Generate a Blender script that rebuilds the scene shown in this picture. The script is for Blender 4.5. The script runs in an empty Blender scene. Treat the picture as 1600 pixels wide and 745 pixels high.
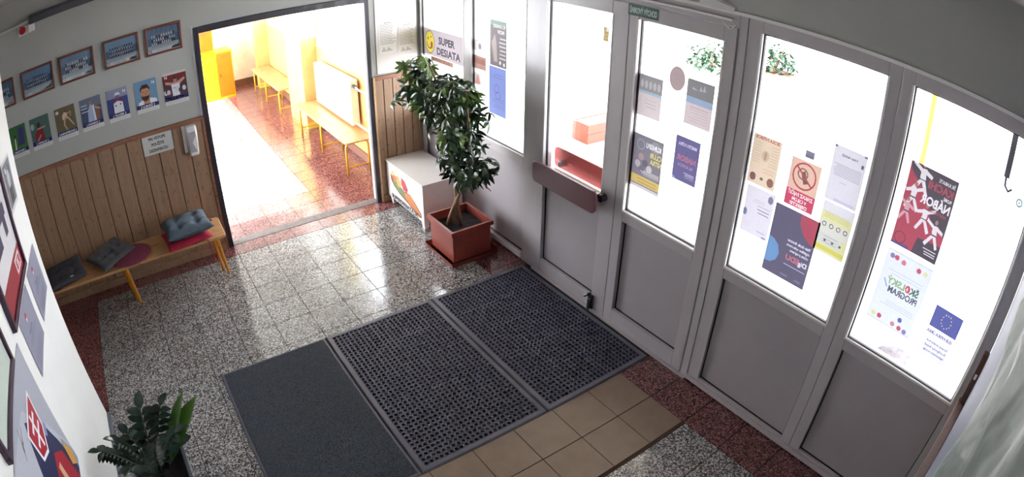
import bpy, bmesh, math, random
import numpy as np
from mathutils import Vector, Matrix
random.seed(7)
S = bpy.context.scene
COL = S.collection
PI = math.pi

# ---------------------------------------------------------------- camera (wide security-camera lens)
cd = bpy.data.cameras.new('camera')
cam = bpy.data.objects.new('camera', cd); COL.objects.link(cam)
cd.type = 'PANO'
cd.sensor_fit = 'HORIZONTAL'; cd.sensor_width = 36.0; cd.sensor_height = 36.0*745/1600
cd.clip_start = 0.01; cd.clip_end = 200
def _pset(o):
    o.panorama_type = 'FISHEYE_LENS_POLYNOMIAL'
    o.fisheye_fov = math.radians(170)
    o.fisheye_polynomial_k0 = 0.0
    o.fisheye_polynomial_k1 = -0.045579084655
    o.fisheye_polynomial_k2 = -0.000212756010
    o.fisheye_polynomial_k3 = 2.69159770e-05
    o.fisheye_polynomial_k4 = -1.39960581e-06
try: _pset(cd)
except Exception: _pset(cd.cycles)
CAM = Vector((-2.771276528, -5.413362878, 2.824401767))
a, b, c = -0.62864888, 1.05214944, 0.01363866
R = Matrix.Rotation(a, 3, 'Z') @ Matrix.Rotation(b, 3, 'X') @ Matrix.Rotation(c, 3, 'Z')
cam.matrix_world = Matrix.Translation(CAM) @ R.to_4x4()
S.camera = cam

# ---------------------------------------------------------------- daylight and exposure
w = bpy.data.worlds.new('sky'); S.world = w; w.use_nodes = True
bg = w.node_tree.nodes['Background']
bg.inputs['Color'].default_value = (0.92, 0.95, 1.0, 1)
bg.inputs['Strength'].default_value = 12.0
sl = bpy.data.lights.new('sun', 'SUN'); sl.energy = 17.0; sl.angle = math.radians(1.5); sl.color = (1, .95, .86)
sun = bpy.data.objects.new('sun', sl); COL.objects.link(sun)
sun.rotation_euler = Vector((0.69, -0.07, -0.73)).to_track_quat('-Z', 'Y').to_euler()
S.view_settings.view_transform = 'Standard'; S.view_settings.look = 'None'
S.view_settings.gamma = 1; S.view_settings.use_curve_mapping = False
S.view_settings.exposure = 0.74
S.cycles.use_denoising = True
S.cycles.max_bounces = 10; S.cycles.diffuse_bounces = 6; S.cycles.transparent_max_bounces = 24
S.cycles.sample_clamp_indirect = 12
S.cycles.caustics_reflective = False; S.cycles.caustics_refractive = False

# ---------------------------------------------------------------- materials
def srgb(h):
    h = h.lstrip('#'); v = [int(h[i:i+2], 16)/255 for i in (0, 2, 4)]
    return tuple(x/12.92 if x <= .04045 else ((x+.055)/1.055)**2.4 for x in v)
class N:
    def __init__(s, name):
        s.m = bpy.data.materials.new(name); s.m.use_nodes = True; s.t = s.m.node_tree; s.n = s.t.nodes; s.l = s.t.links
        s.b = s.n['Principled BSDF']; s.out = s.n['Material Output']
    def new(s, t, **k):
        o = s.n.new(t)
        for a_, v in k.items():
            if a_.startswith('i_'): o.inputs[a_[2:].replace('_', ' ')].default_value = v
            else: setattr(o, a_, v)
        return o
    def link(s, a_, b_): s.l.new(a_, b_)
    def pos(s): return s.new('ShaderNodeNewGeometry').outputs['Position']
    def noise(s, scale, detail=3, vec=None, rough=.55):
        o = s.new('ShaderNodeTexNoise'); o.inputs['Scale'].default_value = scale; o.inputs['Detail'].default_value = detail
        o.inputs['Roughness'].default_value = rough
        s.link(vec or s.pos(), o.inputs['Vector']); return o
    def ramp(s, src, stops, interp='LINEAR'):
        r = s.new('ShaderNodeValToRGB'); r.color_ramp.interpolation = interp
        e = r.color_ramp.elements
        while len(e) < len(stops): e.new(.5)
        for k, (p, c_) in enumerate(stops): e[k].position = p; e[k].color = (*c_, 1)
        s.link(src, r.inputs['Fac']); return r.outputs['Color']
    def mix(s, fac, a_, b_, mode='MIX'):
        m = s.new('ShaderNodeMix', data_type='RGBA', blend_type=mode)
        for sock, v in ((m.inputs['Factor'], fac), (m.inputs['A'], a_), (m.inputs['B'], b_)):
            if hasattr(v, 'links') or hasattr(v, 'is_linked'): s.link(v, sock)
            elif isinstance(v, tuple): sock.default_value = (*v, 1)
            else: sock.default_value = v
        return m.outputs['Result']
    def bump(s, h, strength=.3, dist=.01):
        b_ = s.new('ShaderNodeBump'); b_.inputs['Strength'].default_value = strength; b_.inputs['Distance'].default_value = dist
        s.link(h, b_.inputs['Height']); s.link(b_.outputs['Normal'], s.b.inputs['Normal'])
def mat(name, col, rough=.5, metal=0, var=.06, vscale=6, bump=0, bscale=80, coat=0, spec=.5):
    m = N(name); col = srgb(col) if isinstance(col, str) else col
    n = m.noise(vscale)
    lo = tuple(x*(1-var*1.5) for x in col); hi = tuple(min(1, x*(1+var)) for x in col)
    m.link(m.ramp(n.outputs['Fac'], [(.3, lo), (.7, hi)]), m.b.inputs['Base Color'])
    m.b.inputs['Roughness'].default_value = rough; m.b.inputs['Metallic'].default_value = metal
    m.b.inputs['Coat Weight'].default_value = coat; m.b.inputs['Specular IOR Level'].default_value = spec
    if bump: m.bump(m.noise(bscale, 4).outputs['Fac'], bump, .004)
    return m.m
def terrazzo(name, base, chips, dark, fd, scale=95, rough=.15, darkthr=.44):
    m = N(name)
    v = m.new('ShaderNodeTexVoronoi'); v.inputs['Scale'].default_value = scale; m.link(m.pos(), v.inputs['Vector'])
    r = m.new('ShaderNodeSeparateColor'); m.link(v.outputs['Color'], r.inputs['Color'])
    st = [(0, dark), (darkthr*.5, tuple(x*1.6 for x in dark)), (darkthr, base), (darkthr+.2, chips), (.9, tuple(min(1, x*1.12) for x in chips))]
    c1 = m.ramp(r.outputs['Red'], st, 'CONSTANT')
    v2 = m.new('ShaderNodeTexVoronoi'); v2.inputs['Scale'].default_value = scale*2.1; m.link(m.pos(), v2.inputs['Vector'])
    r2 = m.new('ShaderNodeSeparateColor'); m.link(v2.outputs['Color'], r2.inputs['Color'])
    c2 = m.ramp(r2.outputs['Green'], [(0, dark), (.4, base), (.75, chips)], 'CONSTANT')
    g = m.new('ShaderNodeObjectInfo')
    tint = m.ramp(g.outputs['Random'], [(0, (.9, .9, .9)), (1, (1, 1, 1))])
    cc = m.mix(.35, c1, c2); cc = m.mix(1.0, cc, tint, 'MULTIPLY')
    wear = m.ramp(m.noise(1.7, 4).outputs['Fac'], [(.3, (.88, .87, .86)), (.65, (1, 1, 1))])
    m.link(m.mix(1.0, cc, wear, 'MULTIPLY'), m.b.inputs['Base Color'])
    rr = m.ramp(m.noise(5, 3).outputs['Fac'], [(.3, (rough-.05,)*3), (.7, (rough+.07,)*3)])
    m.link(rr, m.b.inputs['Roughness'])
    m.b.inputs['Specular IOR Level'].default_value = .95; m.bump(m.noise(6, 2).outputs['Fac'], .05, .003)
    return m.m
def wood(name, c1, c2, axis=2, scale=5, rough=.45, stretch=.06):
    m = N(name)
    mp = m.new('ShaderNodeMapping'); sc = [1, 1, 1]; sc[axis] = stretch; mp.inputs['Scale'].default_value = sc
    m.link(m.pos(), mp.inputs['Vector'])
    g = m.new('ShaderNodeObjectInfo'); add = m.new('ShaderNodeVectorMath', operation='ADD')
    m.link(mp.outputs['Vector'], add.inputs[0]); m.link(g.outputs['Random'], add.inputs[1])
    n = m.noise(scale*14, 5, add.outputs['Vector'], .65)
    col = m.ramp(n.outputs['Fac'], [(.3, srgb(c2)), (.6, srgb(c1)), (.8, tuple(min(1, x*1.08) for x in srgb(c1)))])
    k = m.noise(22, 1)
    spot = m.ramp(k.outputs['Fac'], [(.30, (.7, .62, .55)), (.36, (1, 1, 1))])
    m.link(m.mix(.8, col, spot, 'MULTIPLY'), m.b.inputs['Base Color'])
    m.b.inputs['Roughness'].default_value = rough
    m.bump(n.outputs['Fac'], .08, .002)
    return m.m
def printmat(name, translucent=0.0, rough=.45, film=False):
    m = N(name); a_ = m.new('ShaderNodeVertexColor'); a_.layer_name = 'Col'
    n = m.ramp(m.noise(60, 2).outputs['Fac'], [(.3, (.95, .95, .95)), (.7, (1, 1, 1))])
    cc = m.mix(1.0, a_.outputs['Color'], n, 'MULTIPLY')
    m.link(cc, m.b.inputs['Base Color']); m.b.inputs['Roughness'].default_value = rough
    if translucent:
        t = m.new('ShaderNodeBsdfTranslucent'); m.link(m.mix(1.0, m.mix(.88, (.55, .52, .60), cc), (.24, .24, .24), 'MULTIPLY'), t.inputs['Color'])  # pale tone mixed into the print colours imitates milky window glare
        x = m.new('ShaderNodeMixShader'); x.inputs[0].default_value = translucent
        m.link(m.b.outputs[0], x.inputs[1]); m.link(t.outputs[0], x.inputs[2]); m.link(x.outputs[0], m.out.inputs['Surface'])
    return m.m
def glassmat(name, tint=(1, 1, 1), refl=.10):
    m = N(name); t = m.new('ShaderNodeBsdfTransparent'); t.inputs['Color'].default_value = (*tint, 1)
    g = m.new('ShaderNodeBsdfGlossy'); g.inputs['Roughness'].default_value = .02
    f = m.new('ShaderNodeLayerWeight'); f.inputs['Blend'].default_value = .5
    pw = m.new('ShaderNodeMath', operation='POWER'); pw.inputs[1].default_value = 5; m.link(f.outputs['Facing'], pw.inputs[0])
    mr = m.new('ShaderNodeMapRange'); mr.inputs['To Min'].default_value = .035; mr.inputs['To Max'].default_value = .6; m.link(pw.outputs[0], mr.inputs['Value'])
    x = m.new('ShaderNodeMixShader')
    m.link(mr.outputs[0], x.inputs[0]); m.link(t.outputs[0], x.inputs[1]); m.link(g.outputs[0], x.inputs[2])
    m.link(x.outputs[0], m.out.inputs['Surface']); return m.m
M = {}
M['terrazzo'] = terrazzo('terrazzo_grey', srgb('#928f8c'), srgb('#dcdbda'), (.010, .010, .012), .4, 125)
M['terrazzo_red'] = terrazzo('terrazzo_red', srgb('#7c4245'), srgb('#ae7a78'), (.035, .012, .014), .4, 125, darkthr=.4)
M['grout'] = mat('grout_dark', '#1e1a18', .8)
M['beige_tile'] = mat('beige_ceramic', '#94806f', .32, vscale=9, var=.07)
M['grout_brown'] = mat('grout_brown', '#4a3329', .8)
M['plaster'] = mat('painted_plaster', '#b2b3ae', .6, vscale=1.5, var=.03, bump=.08, bscale=120)
M['plaster_white'] = mat('white_plaster', '#e9eae6', .55, vscale=1.5, var=.03, bump=.05, bscale=120)
M['ceiling'] = mat('ceiling_paint', '#a9a8a5', .7, var=.03)
M['oil_paint'] = mat('grey_wall_paint', '#6b6e80', .6, var=.05)
M['upvc'] = mat('white_plastic_frame', '#c0babd', .3, vscale=3, var=.03)
M['upvc_panel'] = mat('white_plastic_panel', '#b2acb0', .38, vscale=2, var=.04)
M['upvc_bead'] = mat('pale_glazing_bead', '#efeeec', .25, var=.02)
M['gasket'] = mat('black_rubber_gasket', '#1c1c24', .6)
M['plank'] = wood('wood_laminate_plank', '#a4856b', '#8f725a', 2, 3)
M['cap'] = wood('brown_wood_cap', '#9b6b54', '#80523f', 0, 4)
M['capy'] = wood('brown_wood_panel', '#5f3f33', '#4a2f25', 2, 4, .6)
M['pale_wood'] = wood('pale_wood_edge', '#d9b68c', '#c39d72', 2, 3)
M['dark_metal'] = mat('dark_painted_steel', '#2b2733', .4, coat=.2)
M['bench_top'] = wood('bench_laminate', '#c99a6b', '#b58358', 0, 3, .35)
M['bench_top_y'] = wood('bench_laminate_long', '#c99a6b', '#b58358', 1, 3, .35)
M['honey_wood'] = wood('honey_varnished_wood', '#d98f2c', '#b36d17', 2, 4, .3)
M['yellow_metal'] = mat('yellow_painted_steel', '#e0ac2c', .35)
M['room_white'] = mat('white_room_paint', '#f2f0ea', .6)
M['room_beige'] = mat('apricot_oil_paint', '#d2a468', .4)
M['pillar_yellow'] = mat('yellow_oil_paint', '#e6d068', .4)
M['brown_skirt'] = mat('brown_skirting', '#7a5442', .45)
M['locker_yellow'] = mat('locker_yellow', '#e2ba10', .35)
M['locker_orange'] = mat('locker_orange', '#d86808', .35)
M['radiator'] = mat('radiator_enamel', '#f0ece2', .3)
M['steel'] = mat('dull_steel', '#9a9aa0', .3, 1)
M['dark_steel'] = mat('dark_steel', '#55525c', .35, .8)
M['threshold'] = mat('worn_threshold', '#6f6866', .6, var=.2, vscale=25)
M['plum'] = mat('plum_push_plate', '#5a3038', .38, var=.08)
M['red_plate'] = mat('red_push_plate', '#b5463e', .4)
M['rubber'] = mat('black_rubber', '#565668', .45, var=.12, vscale=20)
M['rubber_edge'] = mat('grey_rubber_edge', '#63636f', .42, var=.1)
M['rubber_boss'] = mat('worn_rubber_boss', '#8c8c9c', .4)
M['terracotta'] = mat('terracotta_plastic', '#9a4b40', .4, var=.08)
M['soil'] = mat('dark_soil', '#231e22', .9, var=.4, vscale=60, bump=.8, bscale=90)
M['white_board'] = mat('white_melamine', '#e6e2df', .3, var=.02)
M['bark'] = mat('pale_bark', '#9c7c66', .8, var=.2, vscale=30)
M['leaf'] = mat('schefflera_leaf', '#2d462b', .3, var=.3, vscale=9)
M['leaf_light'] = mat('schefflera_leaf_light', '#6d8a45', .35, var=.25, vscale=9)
M['zz'] = mat('dark_leaf', '#26382c', .25, var=.35, vscale=14)
M['zz_light'] = mat('green_leaf', '#4f7a2c', .3, var=.2, vscale=14)
M['planter'] = mat('grey_planter_plastic', '#5f6670', .4)
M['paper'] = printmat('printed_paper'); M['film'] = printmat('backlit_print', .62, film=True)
M['glass'] = glassmat('window_glass', (.97, .98, 1.0))
M['frame_wood'] = wood('picture_frame_wood', '#7b4636', '#643424', 0, 6)
M['frame_dark'] = mat('plum_frame', '#3a1f38', .35)
M['blue_fabric'] = mat('blue_grey_fabric', '#54636f', .85, var=.12, vscale=30, bump=.3, bscale=500)
M['grey_fabric'] = mat('grey_fabric', '#55575c', .9, var=.12, vscale=30, bump=.3, bscale=500)
M['dark_fabric'] = mat('dark_grey_fabric', '#3d3d43', .9, var=.12, vscale=30, bump=.3, bscale=500)
M['red_fabric'] = mat('crimson_fabric', '#b0183f', .85, var=.12, vscale=30, bump=.3, bscale=500)
M['plum_fabric'] = mat('plum_fabric', '#7a3048', .85, var=.2, vscale=40, bump=.3, bscale=500)
M['white_plastic'] = mat('white_plastic', '#f0eeee', .25, var=.02)
M['grey_plastic'] = mat('grey_plastic', '#a8a5ab', .3)
M['red_plastic'] = mat('red_plastic', '#b01c20', .35)
M['duct'] = mat('dark_duct', '#55555b', .45)
M['pale_pipe'] = mat('pale_conduit', '#d6d6d2', .4)
M['ground'] = mat('pale_paving', '#b9b4ac', .8, var=.15, vscale=3)
M['earth'] = mat('brown_earth', '#7a5a48', .95, var=.3, vscale=12)
M['outleaf'] = mat('outdoor_leaf', '#24452c', .5, var=.3, vscale=5)
M['orange_wood'] = mat('orange_stained_wood', '#7c4030', .6)
M['yellow_pole'] = mat('yellow_pole_paint', '#8a5c14', .4)
M['facade'] = mat('outer_render', '#c8c2b4', .8)
mm = N('carpet_pile'); nn = mm.noise(260, 1); mm.link(mm.ramp(nn.outputs['Fac'], [(.38, srgb('#15181f')), (.66, srgb('#4e5763'))]), mm.b.inputs['Base Color'])
mm.b.inputs['Roughness'].default_value = .95; mm.bump(nn.outputs['Fac'], .6, .004); M['carpet'] = mm.m
mm = N('crinkled_plastic_film'); mm.b.inputs['Base Color'].default_value = (.22, .28, .27, 1); mm.b.inputs['Roughness'].default_value = .42
mm.bump(mm.noise(5, 4).outputs['Fac'], .5, .05); M['film_grey'] = mm.m

# ---------------------------------------------------------------- helpers
def tag(o, label=None, cat=None, group=None, kind=None):
    if label: o['label'] = label
    if cat: o['category'] = cat
    if group: o['group'] = group
    if kind: o['kind'] = kind
    return o
def worldloc(o):
    v = Vector((0, 0, 0))
    while o: v = v + o.location; o = o.parent
    return v
def thing(name, label, cat, loc=(0, 0, 0), group=None, rz=0):
    o = bpy.data.objects.new(name, None); COL.objects.link(o); o.location = loc; o.rotation_euler.z = rz
    o.empty_display_size = .05
    return tag(o, label, cat, group)
class G:
    """collects faces in world coordinates"""
    def __init__(s): s.v = []; s.f = []; s.mi = []; s.c = []
    def add(s, vs, fs, mi=0, c=None):
        k = len(s.v); s.v += [tuple(p) for p in vs]
        for f in fs: s.f.append([i+k for i in f]); s.mi.append(mi); s.c.append(c)
        return s
    def box(s, x0, x1, y0, y1, z0, z1, mi=0, taper=None):
        x0, x1 = min(x0, x1), max(x0, x1); y0, y1 = min(y0, y1), max(y0, y1)
        vs = [(x0, y0, z0), (x1, y0, z0), (x1, y1, z0), (x0, y1, z0), (x0, y0, z1), (x1, y0, z1), (x1, y1, z1), (x0, y1, z1)]
        return s.add(vs, [(0, 3, 2, 1), (4, 5, 6, 7), (0, 1, 5, 4), (1, 2, 6, 5), (2, 3, 7, 6), (3, 0, 4, 7)], mi)
    def tube(s, pts, r, n=8, mi=0, cap=True):
        pts = [Vector(p) for p in pts]; rs = r if isinstance(r, (list, tuple)) else [r]*len(pts)
        k = len(s.v); prev = None
        for i, p in enumerate(pts):
            d = (pts[min(i+1, len(pts)-1)] - pts[max(i-1, 0)]).normalized()
            if prev is None:
                u = d.orthogonal().normalized()
            else:
                u = (prev - d*prev.dot(d)).normalized()
            prev = u; w_ = d.cross(u)
            for j in range(n):
                t = 2*PI*j/n; q = p + (u*math.cos(t) + w_*math.sin(t))*rs[i]; s.v.append(tuple(q))
        for i in range(len(pts)-1):
            for j in range(n):
                a_ = k+i*n+j; b_ = k+i*n+(j+1) % n
                s.f.append([a_, b_, b_+n, a_+n]); s.mi.append(mi); s.c.append(None)
        if cap:
            s.f.append([k+j for j in range(n)][::-1]); s.mi.append(mi); s.c.append(None)
            e = k+(len(pts)-1)*n; s.f.append([e+j for j in range(n)]); s.mi.append(mi); s.c.append(None)
        return s
    def frustum(s, x0, x1, y0, y1, z0, X0, X1, Y0, Y1, z1, mi=0, top=True):
        vs = [(x0, y0, z0), (x1, y0, z0), (x1, y1, z0), (x0, y1, z0), (X0, Y0, z1), (X1, Y0, z1), (X1, Y1, z1), (X0, Y1, z1)]
        fs = [(0, 3, 2, 1), (0, 1, 5, 4), (1, 2, 6, 5), (2, 3, 7, 6), (3, 0, 4, 7)]
        if top: fs.append((4, 5, 6, 7))
        return s.add(vs, fs, mi)
    def obj(s, name, mats, parent=None, smooth=False, bev=0, kind=None, label=None):
        me = bpy.data.meshes.new(name)
        off = worldloc(parent) if parent else Vector((0, 0, 0))
        me.from_pydata([tuple(Vector(p)-off) for p in s.v], [], s.f)
        if not isinstance(mats, (list, tuple)): mats = [mats]
        for m_ in mats: me.materials.append(M[m_] if isinstance(m_, str) else m_)
        me.polygons.foreach_set('material_index', s.mi)
        if smooth: me.polygons.foreach_set('use_smooth', [True]*len(s.f))
        if any(c_ is not None for c_ in s.c):
            at = me.color_attributes.new('Col', 'FLOAT_COLOR', 'CORNER'); i = 0
            for p in me.polygons:
                c_ = s.c[p.index] or (1, 1, 1)
                for li in p.loop_indices: at.data[li].color = (*c_, 1)
        me.update()
        o = bpy.data.objects.new(name, me); COL.objects.link(o)
        if parent: o.parent = parent
        if bev:
            b_ = o.modifiers.new('bevel', 'BEVEL'); b_.width = bev; b_.segments = 2; b_.limit_method = 'ANGLE'
        if kind: o['kind'] = kind
        if label: o['label'] = label
        return o
def dup(root, loc, rz=0, label=None):
    r = root.copy(); COL.objects.link(r); r.location = loc; r.rotation_euler.z = rz
    if label: r['label'] = label
    for ch in list(root.children):
        c_ = ch.copy(); COL.objects.link(c_); c_.parent = r
        for g in list(ch.children):
            d = g.copy(); COL.objects.link(d); d.parent = c_
    return r
_txt = {}
def text_mesh(s):
    if s not in _txt:
        cu = bpy.data.curves.new('t', 'FONT'); cu.body = s; cu.size = 1; cu.resolution_u = 3; cu.offset = .035
        ob = bpy.data.objects.new('t', cu); COL.objects.link(ob)
        dg = bpy.context.evaluated_depsgraph_get(); me = bpy.data.meshes.new_from_object(ob.evaluated_get(dg))
        vs = [(v.co.x, v.co.y) for v in me.vertices]; fs = [list(p.vertices) for p in me.polygons]
        bpy.data.objects.remove(ob); bpy.data.curves.remove(cu); bpy.data.meshes.remove(me)
        x0 = min(v[0] for v in vs); x1 = max(v[0] for v in vs)
        _txt[s] = ([(v[0]-x0, v[1]) for v in vs], fs, x1-x0)
    return _txt[s]
class Print:
    """flat print on a sheet: origin = lower left as the viewer sees it; coordinates are fractions of width and height"""
    def __init__(s, O, U, V, w_, h_, mirror=False):
        s.O = Vector(O); s.U = Vector(U).normalized(); s.V = Vector(V).normalized(); s.Nn = s.U.cross(s.V)
        s.w = w_; s.h = h_; s.mir = mirror; s.g = G(); s.k = 1
    def P(s, u, v, k):
        if s.mir: u = 1-u
        return s.O + s.U*(u*s.w) + s.V*(v*s.h) + s.Nn*(.0012+.00025*k)
    def poly(s, pts, col):
        col = srgb(col) if isinstance(col, str) else col
        vs = [s.P(u, v, s.k) for u, v in pts]; idx = list(range(len(vs)))
        if s.mir: idx = idx[::-1]
        s.g.add(vs, [idx], 0, col); s.k += 1 if s.k < 14 else 0
        return s
    def rect(s, u0, v0, u1, v1, col): return s.poly([(u0, v0), (u1, v0), (u1, v1), (u0, v1)], col)
    def ell(s, u, v, ru, rv, col, n=20, a0=0, a1=2*PI):
        return s.poly([(u+ru*math.cos(a0+(a1-a0)*i/n), v+rv*math.sin(a0+(a1-a0)*i/n)) for i in range(n if a1-a0 > 6.2 else n+1)], col)
    def ring(s, u, v, ru, rv, t, col, a0=0, a1=2*PI, n=24):
        col = srgb(col) if isinstance(col, str) else col
        for i in range(n):
            q = []
            for (f, m_) in ((i, 1), (i+1, 1), (i+1, 1-t), (i, 1-t)):
                an = a0+(a1-a0)*f/n; q.append(s.P(u+ru*m_*math.cos(an), v+rv*m_*math.sin(an), s.k))
            if s.mir: q = q[::-1]
            s.g.add(q, [(3, 2, 1, 0)], 0, col)
        s.k += 1 if s.k < 14 else 0
        return s
    def line(s, u0, v0, u1, v1, t, col):
        dx, dy = (u1-u0)*s.w, (v1-v0)*s.h; L = math.hypot(dx, dy) or 1; nx, ny = -dy/L*t/2, dx/L*t/2
        return s.poly([(u0+nx/s.w, v0+ny/s.h), (u0-nx/s.w, v0-ny/s.h), (u1-nx/s.w, v1-ny/s.h), (u1+nx/s.w, v1+ny/s.h)], col)
    def text(s, t, u, v, hf, col, align='c', wf=None, rot=0):
        col = srgb(col) if isinstance(col, str) else col
        vs, fs, wd = text_mesh(t); H = hf*s.h/.72; sx = H
        if wf: sx = wf*s.w/wd
        off = {'c': -wd/2, 'l': 0, 'r': -wd}[align]
        out = []
        for x, y in vs:
            X = (x+off)*sx; Y = y*H
            X, Y = X*math.cos(rot)-Y*math.sin(rot), X*math.sin(rot)+Y*math.cos(rot)
            out.append(s.P(u+X/s.w, v+Y/s.h, s.k))
        s.g.add(out, [f[::-1] if s.mir else f for f in fs], 0, col); s.k += 1 if s.k < 14 else 0
        return s
    def lines(s, u0, u1, v0, v1, n, t, col, ragged=.25):
        col = srgb(col) if isinstance(col, str) else col
        for i in range(n):
            v = v1 - (v1-v0)*i/max(1, n-1); e = u1 - (u1-u0)*ragged*random.random()
            q = [s.P(u0, v-t/2, s.k), s.P(e, v-t/2, s.k), s.P(e, v+t/2, s.k), s.P(u0, v+t/2, s.k)]
            s.g.add(q[::-1] if s.mir else q, [(0, 1, 2, 3)], 0, col)
        s.k += 1 if s.k < 14 else 0
        return s
def sheet(name, label, cat, O, U, V, w_, h_, base, film=False, mirror=False, group=None, curl=0, th=.001):
    """paper sheet: root mesh + printed design child; returns the Print to draw on and a finisher"""
    O = Vector(O); U = Vector(U).normalized(); V = Vector(V).normalized(); Nn = U.cross(V)
    g = G(); n = 6
    base = srgb(base)
    for lay in (0, 1):
        vs = []
        for j in range(2):
            for i in range(n+1):
                u = i/n; vs.append(O+U*(u*w_)+V*(j*h_)+Nn*(.001*lay))
        g.add(vs, [((i, i+1, i+n+2, i+n+1) if lay else (i, i+n+1, i+n+2, i+1)) for i in range(n)], 0, base)
    r = g.obj(name, 'film' if film else 'paper'); tag(r, label, cat, group)
    return Print(O, U, V, w_, h_, mirror), r
def done(P, r, film=False, name='printed_design'):
    """paper: the print is a thin child mesh; backlit film: the print is cut into one continuous sheet, one colour per small cell"""
    if film and 'round' not in r.name:
        nx = max(8, int(P.w/.0024)); ny = max(8, int(P.h/.0024)); base = tuple(r.data.color_attributes['Col'].data[0].color)[:3]
        img = np.empty((ny, nx, 3)); img[:] = base
        cx = (np.arange(nx)+.5)/nx; cy = (np.arange(ny)+.5)/ny
        pts = [((Vector(p)-P.O).dot(P.U)/P.w, (Vector(p)-P.O).dot(P.V)/P.h) for p in P.g.v]
        for f, c_ in zip(P.g.f, P.g.c):
            q = [pts[i] for i in f]; us = [a_[0] for a_ in q]; vs = [a_[1] for a_ in q]
            i0, i1 = max(0, int(min(us)*nx)-1), min(nx, int(max(us)*nx)+2); j0, j1 = max(0, int(min(vs)*ny)-1), min(ny, int(max(vs)*ny)+2)
            if i0 >= i1 or j0 >= j1: continue
            X, Y = np.meshgrid(cx[i0:i1], cy[j0:j1]); ins = np.zeros(X.shape, bool)
            for k in range(len(q)):
                (xa, ya), (xb, yb) = q[k], q[(k+1) % len(q)]
                if ya == yb: continue
                ins ^= ((ya > Y) != (yb > Y)) & (X < (xb-xa)*(Y-ya)/(yb-ya)+xa)
            img[j0:j1, i0:i1][ins] = c_
        me = bpy.data.meshes.new(r.name)
        vv = [tuple(P.O+P.U*(P.w*i/nx)+P.V*(P.h*j/ny)) for j in range(ny+1) for i in range(nx+1)]
        ff = [(j*(nx+1)+i, j*(nx+1)+i+1, (j+1)*(nx+1)+i+1, (j+1)*(nx+1)+i) for j in range(ny) for i in range(nx)]
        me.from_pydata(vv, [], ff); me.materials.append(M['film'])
        at = me.color_attributes.new('Col', 'FLOAT_COLOR', 'CORNER')
        col = np.ones((ny*nx, 4, 4), np.float32); col[:, :, :3] = img.reshape(-1, 1, 3)
        at.data.foreach_set('color', col.ravel()); old = r.data; r.data = me; bpy.data.meshes.remove(old)
        return
    if P.g.f:
        o = P.g.obj(name, 'film' if film else 'paper', None)
        o.parent = r
def figure(P, u, v, s_, shirt, skin='#caa283', legs='#22283a', hair='#2a2020', asp=None):
    a_ = asp or P.h/P.w
    P.rect(u-.022*s_*a_, v, u+.022*s_*a_, v+.10*s_, legs); P.poly([(u-.035*s_*a_, v+.09*s_), (u+.035*s_*a_, v+.09*s_), (u+.04*s_*a_, v+.2*s_), (u-.04*s_*a_, v+.2*s_)], shirt)
    P.ell(u, v+.235*s_, .022*s_*a_, .03*s_, skin, 8)

# ================================================================= STRUCTURE
ZC = 2.92
def structure(g, name, m, parent=None, **k):
    o = g.obj(name, m, parent, **k)
    if not parent: o['kind'] = 'structure'
    return o
# hall floor: slab + terrazzo tiles as parts
fl = structure(G().box(-4.95, 0.0, -5.55, 0.0, -.12, -.004), 'floor', 'grout')
tmesh = {}
def tile(parent, x0, x1, y0, y1, m, name='tile', gap=.0034, zt=0.0, z0=-.004):
    w_, d = round(x1-x0, 4), round(y1-y0, 4); key = (w_, d, m, zt, z0, gap)
    if key not in tmesh:
        gx, gy = gap*.55, gap*1.0; g = G().frustum(-w_/2+gx, w_/2-gx, -d/2+gy, d/2-gy, z0, -w_/2+gx+.0012, w_/2-gx-.0012, -d/2+gy+.0012, d/2-gy-.0012, zt)
        me = bpy.data.meshes.new(name); me.from_pydata(g.v, [], g.f); me.materials.append(M[m]); tmesh[key] = me
    o = bpy.data.objects.new(name, tmesh[key]); COL.objects.link(o); o.location = ((x0+x1)/2, (y0+y1)/2, 0); o.parent = parent
    return o
xs = [0, -.34]+[-.356-.3*k for k in range(1, 12)]
xs[1] = -.356
ys = [0, -.26]+[-.26-.3*k for k in range(1, 6)]     # to -1.76
ys2 = ys+[-1.815]
X_RED = -3.68
def fill(parent, xs_, ys_, m):
    for i in range(len(xs_)-1):
        for j in range(len(ys_)-1):
            tile(parent, xs_[i+1], xs_[i], ys_[j+1], ys_[j], m)
inner = [-.356-.3*k for k in range(0, 12)]          # -.356 .. -3.656
inner[-1] = X_RED
fill(fl, [0, -.356], ys2, 'terrazzo_red') if False else None
# border row in front of the doorway (red), then grey field
for i in range(len(inner)-1): tile(fl, inner[i+1], inner[i], -.21, 0, 'terrazzo_red')
tile(fl, -.356, 0, -.21, 0, 'terrazzo_red')
yy = [-.21, -.56, -.86, -1.16, -1.46, -1.76, -1.84]
for j in range(len(yy)-1):
    for i in range(len(inner)-1): tile(fl, inner[i+1], inner[i], yy[j+1], yy[j], 'terrazzo')
    tile(fl, -.356, 0, yy[j+1], yy[j], 'terrazzo_red')
for j in range(0, 7): tile(fl, -4.6, X_RED, -.3*(j+1), -.3*j, 'terrazzo_red')
# left lane beside the mats
yl = [-1.84-.3*k for k in range(13)]
for j in range(len(yl)-1):
    for x1_, x0_ in ((-2.756, -3.056), (-3.056, -3.356), (-3.356, X_RED)):
        if x0_ == -2.756: continue
        tile(fl, x0_, x1_, yl[j+1], yl[j], 'terrazzo')
    if yl[j] > -3.3 or yl[j] < -3.9: tile(fl, -2.756, -2.70, yl[j+1], yl[j], 'terrazzo')
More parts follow.
